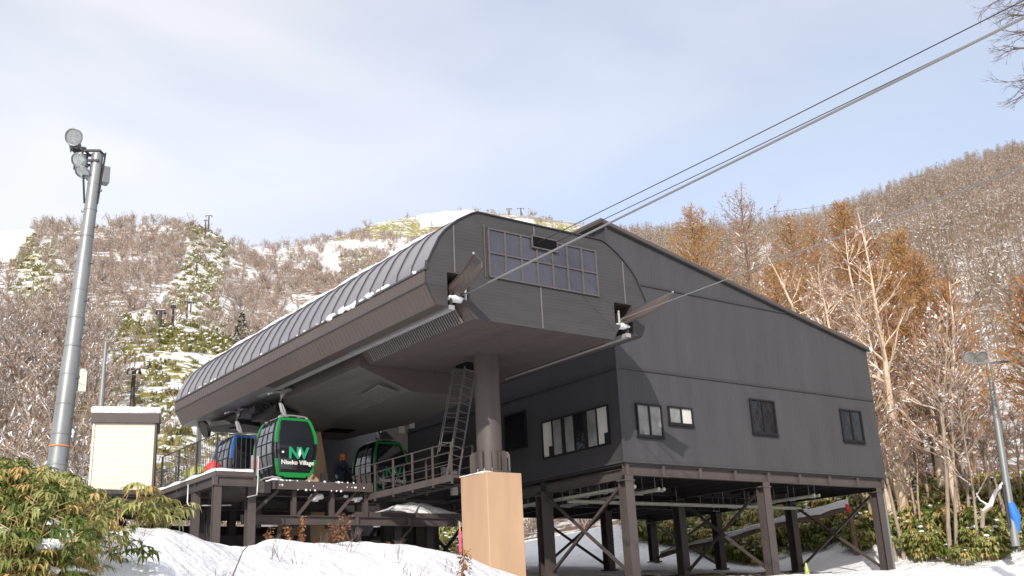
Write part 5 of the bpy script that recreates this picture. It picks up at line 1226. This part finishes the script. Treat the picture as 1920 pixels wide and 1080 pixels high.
def gen_larch(seed, h, needle, full=1.0, snow=.3, wid=.18, start=.25):
    rg = random.Random(seed); tk = MB(); cr = MB(); sn = MB(); tk.tube([(0, 0, -.5), (0, 0, h*.5), (0, 0, h)], [h*.012+.04, h*.008+.03, .02], 'larch_bark', 8)
    nb = int(110*full+40)
    for k in range(nb):
        t = start+(1-start)*(k/nb)**.92; z = h*t; a = k*2.4+rg.uniform(-.5, .5); env = min(1, ((1-t)*2.2)**.6+.10)*(0.8+.2*math.sin(k*.7)); L = h*wid*env*rg.uniform(.45, 1.1)+.2
        up = rg.uniform(.25, .9)+.6*t; d = Vector((math.cos(a), math.sin(a), up*.5)).normalized(); d2 = Vector((math.cos(a), math.sin(a), up*1.3)).normalized(); p = Vector((0, 0, z)); m_ = p+d*L*.55; q = m_+d2*L*.5
        tri_branch(tk, p, m_, .026, .016, 'larch_bark'); tri_branch(tk, m_, q, .016, .008, 'larch_bark')
        for j in range(5):
            c = p.lerp(m_, rg.uniform(.3, 1)) if j % 2 else m_.lerp(q, rg.random()); e = (d+rv(rg, .9)+Vector((0, 0, .3))).normalized()*L*rg.uniform(.2, .4); blade(tk, c, c+e, .022, 'larch_bark')
        nt_ = int(L*40*full)+9
        for j in range(nt_):
            u = rg.uniform(.1, 1.08); c = (p.lerp(m_, u*1.8) if u < .55 else m_.lerp(q, (u-.55)*2.1))+rv(rg, .16+.20*L*(1.1-u))
            e = (d2*.6+rv(rg, .8)).normalized(); w_ = rg.uniform(.022, .042); ll = rg.uniform(.12, .30); s_ = e.cross(rv(rg)).normalized()*w_
            cr.add([c-s_, c+s_, c+e*ll], [(0, 1, 2)], needle)
        if rg.random() < snow:
            s_ = Vector((-d.y, d.x, 0)).normalized()*.07; z_ = Vector((0, 0, .06)); p2 = p.lerp(m_, .6); q2 = m_.lerp(q, .5); sn.add([p2-s_+z_, p2+s_+z_, q2+s_*.8+z_, q2-s_*.8+z_, (p2+q2)/2+z_*2.0], [(0, 1, 4), (1, 2, 4), (2, 3, 4), (3, 0, 4), (3, 2, 1, 0)], 'snow')
    return tk, cr, sn
def plant_tree(name, label, cat, x, y, parts, names, scale=(1, 1, 1), rz=0, group=None):
    g = thing(name, label, cat, (x, y, ground_z(x, y)-.1), rz, group); g.scale = scale
    for mb_, nm in zip(parts, names):
        if mb_.v: mb_.build(nm, g, fixn=False) if isinstance(mb_, MB) else None
    return g
NB = ('trunk', 'twigs', 'snow_dusting'); NL = ('trunk', 'crown', 'snow_dusting')
def base_top(px_base, r, px_top, py_top):
    """ground point r metres away under a photo column and the tree height that reaches py_top"""
    a = R(az_of(px_base, 980)); x, y = r*math.sin(a), r*math.cos(a); t = dist_at(px_top, py_top, r); return x, y, t.z-ground_z(x, y)+.1
birches = [  # px base, distance, px top, py top, stems, label
 (1692, 52, 1650, 468, 2, 'tall forked pale birch rising just beyond the right end of the building'),
 (1715, 54, 1700, 500, 2, 'pale birch with two stems, second beyond the right end of the building'),
 (1775, 55, 1765, 500, 2, 'tall pale birch in the middle of the trees right of the building'),
 (1800, 50, 1800, 560, 1, 'slender pale birch with snowy side limbs left of the lamp mast'),
 (1650, 60, 1560, 455, 3, 'birch with three pale stems showing above the low end of the roof'),
 (1610, 62, 1500, 520, 3, 'pale birch clump showing above the middle of the sloping roof'),
 (1745, 62, 1720, 520, 2, 'pale birch half hidden behind the front birches')]
for i, (pb, r, pt, yt, st_, lab) in enumerate(birches):
    x, y, h = base_top(pb, r, pt, yt); h *= 1.13; plant_tree('birch_tree', lab, 'birch', x, y, gen_birch(40+i, h, st_), NB, rz=i*1.3, group='birches beyond the building')
larches = [  # px, r, py top, needle, full, wid, label
 (1345, 78, 393, 'larch_needle', .9, .17, 'orange larch showing above the upper part of the roof slope'),
 (1450, 74, 366, 'larch_fade', .42, .20, 'tall brown thinly needled larch, tallest against the sky'),
 (1545, 76, 410, 'larch_needle', .6, .18, 'orange larch just right of the tall brown one'),
 (1590, 80, 408, 'larch_needle', .5, .13, 'narrow orange larch between the brown larch and the bright tall one'),
 (1655, 66, 378, 'larch_needle', 1.0, .13, 'bright orange larch with rounded top against the right hill'),
 (1700, 66, 440, 'larch_needle', .8, .17, 'orange larch directly behind the forked birch'),
 (1762, 64, 432, 'larch_needle', .9, .13, 'orange larch whose top stands right of the birches'),
 (1830, 58, 530, 'larch_needle', .9, .17, 'lower orange larch at the right edge of the grove'),
 (1728, 57, 500, 'larch_needle', .8, .16, 'orange larch tangled with the stems of the middle birches'),
 (1790, 60, 480, 'larch_needle', .8, .16, 'orange larch right of the middle birches'),
 (1690, 76, 470, 'larch_needle', .6, .15, 'orange larch hidden low behind the forked birch'),
 (1500, 68, 500, 'larch_needle', .6, .2, 'low orange larch above the middle of the roof slope'),
 (1560, 66, 520, 'larch_needle', .6, .2, 'golden larch filling the gap above the lower roof slope'),
 (1620, 64, 560, 'larch_needle', .6, .2, 'golden larch just above the low roof corner'),
 (1670, 62, 600, 'larch_needle', .6, .2, 'golden larch right behind the building corner birches'),
 (1740, 66, 600, 'larch_needle', .6, .2, 'broad golden larch in the middle of the right grove'),
 (1800, 63, 620, 'larch_needle', .6, .2, 'broad golden larch left of the lamp mast'),
 (1855, 62, 640, 'larch_fade', .6, .2, 'broad russet larch behind the lamp mast')]
for i, (pb, r, yt, nd, fu, wd, lab) in enumerate(larches):
    x, y, h = base_top(pb+12, r, pb-12, yt); plant_tree('larch_tree', lab, 'larch', x, y, gen_larch(70+i, h, nd, fu, .28, wd*1.3, .25), NL, group='larches beyond the building')
# off-frame larch whose boughs reach in at the right
x, y, h = base_top(2030, 44, 2010, 520); plant_tree('larch_tree', 'larch at the right edge whose orange snow topped boughs reach in above the lamp mast', 'larch', x, y, gen_larch(91, h, 'larch_needle', .8, .7, .26, .45), NL)
# slim grey stems along the edge of the wood
rg = random.Random(31); slabs = ['slim grey brown tree stem', 'thin leaning tree', 'young snow dusted tree']
spots = [(1225, 64), (1262, 66), (1310, 64), (1370, 63), (1388, 66), (1425, 64), (1465, 62), (1500, 60), (1530, 60), (1565, 58), (1590, 56), (1615, 55), (1640, 53), (1682, 48), (1705, 51), (1730, 50), (1752, 52), (1768, 48), (1788, 51), (1812, 50), (1822, 47), (1840, 52), (1862, 50), (1880, 49), (1900, 53), (1915, 50), (1746, 57), (1835, 57)]
sproto = []
for k in range(4):
    sproto.append([mb_ for mb_ in gen_birch(120+k, 8.0, 1+k % 2, 'pole_bark', .12, 'twig_brown', .8, .075, .13)])
first = {}; ORD = 'first second third fourth fifth sixth seventh eighth ninth tenth eleventh twelfth thirteenth fourteenth fifteenth sixteenth seventeenth eighteenth'.split()
for i, (px, r) in enumerate(spots):
    k = i % 4; a = R(az_of(px, 980)); x, y = r*math.sin(a), r*math.cos(a); sc = rg.uniform(.8, 1.25)
    lab = 'slim bare tree, %s from the left behind the building columns' % ORD[i] if px < 1650 else 'slim bare tree in the bamboo grass right of the building, %s from the left' % ORD[sorted([q[0] for q in spots[13:]]).index(px)]
    grp = 'slim trees behind the columns' if px < 1650 else 'slim trees right of the building'
    if k not in first: g = plant_tree('slim_tree', lab, 'tree', x, y, sproto[k], NB); first[k] = g
    else: g = copy_tree(first[k]); g.location = (x, y, ground_z(x, y)-.1)
    g['label'] = lab; g['group'] = grp; g.scale = (sc, sc, sc*rg.uniform(.9, 1.2)); g.rotation_euler = (0, 0, rg.uniform(0, 6))
# dark snowy fir on the left slope
b = hit(452, 655) or dist_at(452, 655, 120)
mb = MB(); tkf = MB(); tkf.tube([(0, 0, -1), (0, 0, 5.5)], [.14, .02], 'larch_bark', 6); rg = random.Random(4)
for k in range(900):
    t = rg.random()**1.2; a = rg.uniform(0, 6.28); rr_ = (1-t)*1.7*rg.uniform(.2, 1)+.1; c = Vector((rr_*math.cos(a), rr_*math.sin(a), .5+t*5.2)); e = Vector((math.cos(a), math.sin(a), rg.uniform(-.4, .5))).normalized()*rg.uniform(.25, .5); s_ = e.cross(rv(rg)).normalized()*.10
    mb.add([c-s_, c+s_, c+e], [(0, 1, 2)], 'snow' if rg.random() < .22 else 'fir_needle')
fir = thing('fir_tree', 'small dark snow flecked fir on the left slope above the canopy end', 'fir', tuple(b)); r_ = math.hypot(b.x, b.y); ft = dist_at(450, 585, r_); fs_ = (ft.z-b.z)/5.8; fir.scale = (fs_,)*3
tkf.build('trunk', fir); mb.build('crown', fir, fixn=False)
# near bare tree just outside the frame, branches reach in at the top right
def overhang():
    rg = random.Random(12); a = R(az_of(2010, 600)); r = 20; x, y = r*math.sin(a), r*math.cos(a); gz = ground_z(x, y); root = thing('bare_tree', 'bare dark twigs reaching in from a tree beyond the top right corner', 'tree', (x, y, gz))
    tk = MB(); tg = MB(); t = dist_at(2040, -150, r)-Vector((x, y, gz)); tk.tube([Vector((0, 0, -.3)), t*.5, t], [.22, .16, .08], 'twig_near', 10)
    def tw(p, d, L, r_, lv):
        q = p+d*L; tri_branch(tg, p, q, r_, r_*.6, 'twig_near')
        if lv < 5:
            for k in range(2 if lv < 4 else 3):
                nd = (d+rv(rg, .55)).normalized(); tw(p+d*L*rg.uniform(.55, 1), nd, L*rg.uniform(.55, .8), max(.0022, r_*.58), lv+1)
    for (sx, sy), (ex, ey) in [((2030, -30), (1905, 12)), ((2030, 20), (1890, 30)), ((2035, 90), (1900, 90)), ((2040, 60), (1900, 60)), ((2035, 140), (1915, 150)), ((2035, 150), (1915, 175)), ((2030, -60), (1880, -5))]:
        s = dist_at(sx, sy, r)-Vector((x, y, gz)); e = dist_at(ex, ey, r-rg.uniform(0, 1))-Vector((x, y, gz)); L = (e-s).length; tk.tube([s, s.lerp(e, .5), e], [.03, .022, .012], 'twig_near', 5)
        for k in range(6): p = s.lerp(e, rg.uniform(.55, 1)); tw(p, ((e-s).normalized()+rv(rg, .5)).normalized(), L*.24, .009, 2)
    tk.build('trunk', root); tg.build('twigs', root)
overhang()

# ------------------------------------------------------------------ bamboo grass
def sasa_proto(seed, leaf, h=1.05, whorls=16, L=.155, w=.0155, dry=.08, snow=1):
    rg = random.Random(seed); mb = MB()
    for s_ in range(4):
        b = Vector((rg.uniform(-.22, .22), rg.uniform(-.22, .22), -.1)); t = b+Vector((rg.uniform(-.35, .35), rg.uniform(-.35, .35), h*rg.uniform(.6, 1.0))); tri_branch(mb, b, t, .006, .004, 'straw')
        for k in range(whorls//2+1):
            c = b.lerp(t, rg.uniform(.35, 1)); an0 = rg.uniform(0, 6.28)
            br_ = c+Vector((math.cos(an0)*.15, math.sin(an0)*.15, .06)); tri_branch(mb, c, br_, .004, .003, 'straw')
            m_ = 'sasa_dry' if rg.random() < dry else leaf
            for j in range(rg.randint(4, 7)):
                a = an0+rg.uniform(-1.5, 1.5); dr = Vector((math.cos(a), math.sin(a), 0)); ll = L*rg.uniform(.7, 1.2); s1 = Vector((-dr.y, dr.x, 0))
                dz = rg.uniform(-.1, .35); P = [br_, br_+dr*ll*.33+Vector((0, 0, dz*ll*.4)), br_+dr*ll*.68+Vector((0, 0, -.12*ll)), br_+dr*ll*.9+Vector((0, 0, -.5*ll*rg.uniform(.6, 1.4)))]
                W_ = [.15, 1, .85, 0]; fold = Vector((0, 0, .4)); v = []
                for q in range(3): v += [P[q]-s1*w*W_[q]+fold*w*W_[q], P[q], P[q]+s1*w*W_[q]+fold*w*W_[q]]
                v.append(P[3]); mb.add(v, [(0, 1, 4, 3), (1, 2, 5, 4), (3, 4, 7, 6), (4, 5, 8, 7), (6, 7, 9), (7, 8, 9)], m_)
    for q in range(snow): mb.sphere((rg.uniform(-.3, .3), rg.uniform(-.3, .3), h*rg.uniform(.35, .85)), rg.uniform(.05, .12), 'snow', 8, 5, (1.3, 1, .55), .15)
    return mb
sp_ = [sasa_proto(201, 'sasa_leaf', snow=1), sasa_proto(202, 'sasa_leaf', snow=1), sasa_proto(203, 'sasa_leaf_deep', dry=.05), sasa_proto(204, 'sasa_leaf', dry=.3), sasa_proto(205, 'sasa_leaf', dry=.08, snow=3)]
rg = random.Random(77); pts = []
edge_x = [-120, 0, 60, 110, 150, 190, 230, 250]; edge_y = [790, 805, 825, 848, 885, 930, 1000, 1060]       # upper outline of the thicket in the photo
for _ in range(2900):
    px = rg.uniform(-150, 235); r = rg.uniform(9.2, 14.2); a = R(az_of(px, 1000)); x, y = r*math.sin(a), r*math.cos(a); gz = ground_z(x, y)
    sc = rg.uniform(.8, 1.25)*(1.3 if r > 11 else 1); qx, qy = proj((x, y, gz+1.3*sc))
    if qy < np.interp(qx, edge_x, edge_y)-6: sc *= .7; qx, qy = proj((x, y, gz+1.3*sc))
    if qy < np.interp(qx, edge_x, edge_y)-6: continue
    if px > 120 and rg.random() < .6: continue
    if px > 165 and rg.random() < .8: continue
    pts.append((x, y, gz-.05, sc, rg.uniform(0, 6.28), rg.choice([0, 1, 2, 3, 0, 1, 4]), rg.uniform(-.2, .2)))
for _ in range(230):
    px = rg.uniform(-150, 90); r = rg.uniform(8.0, 9.3); a = R(az_of(px, 1000)); x, y = r*math.sin(a), r*math.cos(a); pts.append((x, y, ground_z(x, y)-.05, rg.uniform(.5, .8), rg.uniform(0, 6.28), rg.randrange(5), rg.uniform(-.2, .2)))
scatter('bamboo_grass', sp_, pts, 'dense yellow green dwarf bamboo thicket with snow lumps in the lower left corner', 'bamboo grass')
rg = random.Random(78); pts = []
for _ in range(7000):
    px = rg.uniform(1190, 1990) if rg.random() < .8 else rg.uniform(560, 900); a = R(az_of(px, 1000)); r = rg.uniform(46.5, 60) if px > 1600 else rg.uniform(52, 64); x, y = r*math.sin(a), r*math.cos(a)
    lim = 50+2.0*math.sin(px*.013)+1.5*math.sin(px*.05) if px > 1600 else 54+1.2*math.sin(px*.04)
    if r < lim and not rg.random() < .02: continue
    if BLDG(x, y): continue
    pts.append((x, y, ground_z(x, y)-.05, rg.uniform(.8, 1.5), rg.uniform(0, 6.28), rg.choice([0, 2, 2, 4, 4]), 0))
sp2 = [sasa_proto(211+k, lf, 1.0, 12, .26, .036, .05, sn_) for k, (lf, sn_) in enumerate([('sasa_leaf', 1), ('sasa_leaf', 1), ('sasa_leaf', 1), ('sasa_leaf', 0), ('sasa_leaf_deep', 2)])]
scatter('bamboo_grass', sp2, pts, 'green dwarf bamboo growing below the trees behind and right of the stilt building', 'bamboo grass')
def ground_at(px, r): a = R(az_of(px, 1000)); x, y = r*math.sin(a), r*math.cos(a); return Vector((x, y, ground_z(x, y)))
def single(name, mb_, label, cat, px, r, sc=1.0, rz=0, grp=None):
    o = mb_.build(name, fixn=False); o.location = ground_at(px, r)-Vector((0, 0, .03)); o.scale = (sc,)*3; o.rotation_euler = (0, 0, rz); return tag(o, label, cat, grp)
single('bamboo_plant', sasa_proto(221, 'sasa_leaf', .95, 14, .30, .03, .05, 0), 'leafy drooping bamboo plant in the snow below the cream hut', 'bamboo plant', 272, 12.6, .62)
single('bamboo_plant', sasa_proto(222, 'sasa_leaf', .95, 12, .30, .03, .05, 0), 'smaller bamboo plant right beside the leafy one below the hut', 'bamboo plant', 308, 13.0, .58, 2)
single('bamboo_plant', sasa_proto(223, 'sasa_leaf_deep', .5, 5, .26, .03, .0, 0), 'small bamboo sprig poking from the snow at the bottom edge', 'bamboo plant', 300, 8.4, .5, 1)
single('bamboo_plant', sasa_proto(224, 'sasa_leaf_deep', .5, 6, .26, .03, .0, 0), 'low green bamboo sprig on the snow right of the thicket', 'bamboo plant', 240, 10.2, .55, 4)
def weed(seed, h, m, n=26, leaf=.07, w=.022, top=.4):
    rg = random.Random(seed); mb = MB(); p = Vector((0, 0, -.05))
    for s_ in range(3):
        t = Vector((rg.uniform(-.2, .2), rg.uniform(-.2, .2), h*rg.uniform(.75, 1))); mid = t*.5+Vector((rg.uniform(-.05, .05), 0, 0)); tri_branch(mb, p, mid, .006, .005, 'log_bark'); tri_branch(mb, mid, t, .005, .003, 'log_bark')
        for k in range(n):
            c = p.lerp(t, rg.uniform(top, 1)) ; a = rg.uniform(0, 6.28); e = Vector((math.cos(a), math.sin(a), rg.uniform(-1.2, .2))).normalized(); c = c+e*.03; s1 = e.cross(Vector((0, 0, 1))).normalized()*w
            mb.add([c, c+e*leaf*.5-s1+Vector((0, 0, .01)), c+e*leaf, c+e*leaf*.5+s1], [(0, 1, 2, 3)], m)
    return mb
for i, (px, r, h, sd_, lab) in enumerate([(385, 9.0, .62, 1, 'tall brown withered weed with curled leaves standing in the snow'), (355, 8.6, .42, 2, 'brown withered leafy weed at the bottom edge of the snow'), (868, 17.0, .75, 3, 'drooping brown dead leaves beside the beige pier foot'),
        (640, 17.5, .55, 4, 'rust brown dry weeds on the snow crest before the rear pier'), (495, 20.0, 1.1, 5, 'rusty dry shrub below the boarding platform'), (715, 22.5, .9, 6, 'dry reddish weed under the lower platform'), (690, 23.5, .8, 7, 'darker dry weed beside the reddish one under the platform'), (560, 19.5, 1.0, 8, 'orange brown dry weed left of the rear pier')]):
    single('dry_weed', weed(300+sd_, h, 'dead_leaf', 34 if i < 4 else 60, .10 if i < 3 else .07), lab, 'weed', px, r, 1.0, i, 'withered weeds in the snow')
def twigs(seed, h, n=5):
    rg = random.Random(seed); mb = MB()
    def tw(p, d, L, r_, lv):
        q = p+d*L; tri_branch(mb, p, q, r_, r_*.6, 'twig_near')
        if lv < 3:
            for k in range(2): tw(p+d*L*rg.uniform(.4, 1), (d+rv(rg, .6)+Vector((0, 0, .1))).normalized(), L*.6, r_*.6, lv+1)
    for k in range(n): tw(Vector((rg.uniform(-.1, .1), rg.uniform(-.1, .1), -.05)), Vector((rg.uniform(-.7, .7), rg.uniform(-.7, .7), 1)).normalized(), h*rg.uniform(.3, .5), .0035, 0)
    return mb
rg = random.Random(55); tws = []
for i, px in enumerate([215, 250, 330, 405, 440, 470, 520, 560, 600, 655, 700, 735, 770, 800, 830, 850, 905, 940]):
    r = rg.uniform(8.5, 11) if px < 480 else rg.uniform(11, 19)
    if i < 3:
        o = single('bare_twigs', twigs(400+i, .5), 'bare twigs in the foreground snow, first tuft from the left', 'twigs', px, r, 1, 0, 'bare twigs in the foreground snow'); tws.append(o); o['label'] = 'bare twigs in the foreground snow, %s tuft from the left' % ORD[i]
    else:
        o = tws[i % 3].copy(); COL.objects.link(o); o.location = ground_at(px, r); o.rotation_euler = (0, 0, rg.uniform(0, 6)); s_ = rg.uniform(.7, 1.4); o.scale = (s_,)*3; o['label'] = 'bare twigs in the foreground snow, %s tuft from the left' % ORD[i]
mb = MB(); a = ground_at(385, 9.2); e = dist_at(475, 1012, 10.5); e2 = dist_at(455, 1034, 10.2); mb.tube([a-a, (e2-a)*.6+Vector((0, 0, -.03)), e2-a, e-a], [.011, .008, .006, .004], 'twig_near', 5); o = mb.build('dead_branch'); o.location = a; tag(o, 'thin dark dead branch slanting up across the snow below the platform columns', 'branch')
# fallen log with snow
la, lb_ = on(1250, 1003, 'Y', 39.5), on(1590, 948, 'Y', 33.0)
la = ground_at(1235, 51)+Vector((0, 0, .5)); ex = R(az_of(1592, 948)); rr_ = 50.0; lb_ = dist_at(1592, 950, rr_)
g = thing('fallen_log', 'long fallen log capped with snow slanting up behind the building columns', 'log', tuple(la)); d = lb_-la
mb = MB(); mb.tube([d*i/10+Vector((0, 0, .06*math.sin(i*1.3))) for i in range(11)], [.11, .11, .11, .12, .12, .13, .13, .14, .14, .15, .15], 'log_bark', 12); mb.tube([d*1.0+Vector((0, 0, 0)), d*1.0+Vector((.1, 0, -2.4))], [.12, .14], 'larch_bark', 8); mb.build('trunk', g, smooth=True)
mb = MB(); mb.tube([d*i/20+Vector((0, 0, .15+.03*math.sin(i*2.1))) for i in range(21)], [.05+.02*(i % 3)+.008*i*.8 for i in range(21)], 'snow', 8); mb.build('snow_layer', g, smooth=True)
mb = MB(); mb.tube([d*.985, d*1.0], .235, 'red', 12); mb.bar(d*.99+Vector((0, -.1, -.2)), d*.99+Vector((0, -.1, -.7)), .1, .02, 'red'); mb.build('tape_band', g)
# marker cone, pink stake
mb = MB(); mb.tube([(0, 0, 0), (0, 0, .45)], [.11, .03], 'yellow_green', 14); mb.box((-.14, -.14, -.02), (.14, .14, .02), 'yellow_green'); o = mb.build('marker_cone', smooth=True); q = on(1514, 1079, 'Y', 24.0); o.location = (q.x, 24.0, ground_z(q.x, 24.0)); tag(o, 'yellow green traffic cone in the snow before the middle columns', 'cone')
mb = MB(); mb.tube([(0, 0, -.2), (0, 0, 1.0)], .02, 'straw', 6); mb.tube([(0, 0, .15), (0, 0, .75)], .035, 'pink', 8); o = mb.build('marker_stake'); q = on(864, 1050, 'Y', 23.6); o.location = (q.x, 23.6, min(q.z, 5)); tag(o, 'bright pink marker stake against the left side of the beige pier', 'stake')
mb = MB(); mb.sphere((0, 0, 0), .02, 'pink', 8, 5, (1, .4, 1.2)); mb.tube([(0, 0, 0), (.03, 0, -.35)], .004, 'straw', 4); o = mb.build('ribbon_twig'); o.location = dist_at(221, 957, 11.2); tag(o, 'pink ribbon tied to a twig beside the bamboo thicket', 'ribbon')
# snow covered branch near the right mast
mb = MB(); q = ground_at(1840, 47); pts_ = [dist_at(px, py, 47)-q for px, py in [(1842, 990), (1843, 962), (1858, 950), (1868, 925), (1885, 905), (1894, 897)]]; mb.tube(pts_, [.09, .08, .07, .05, .03, .02], 'pole_bark', 7); mb.tube([p+Vector((0, 0, .08)) for p in pts_[1:]], [.05, .10, .08, .06, .03], 'snow', 7)
mb.tube([pts_[2], dist_at(1838, 938, 47)-q, dist_at(1830, 925, 47)-q], [.05, .03, .02], 'snow', 6); o = mb.build('snowy_branch', smooth=True); o.location = q; tag(o, 'crooked branch thick with snow left of the blue crash pad', 'branch')
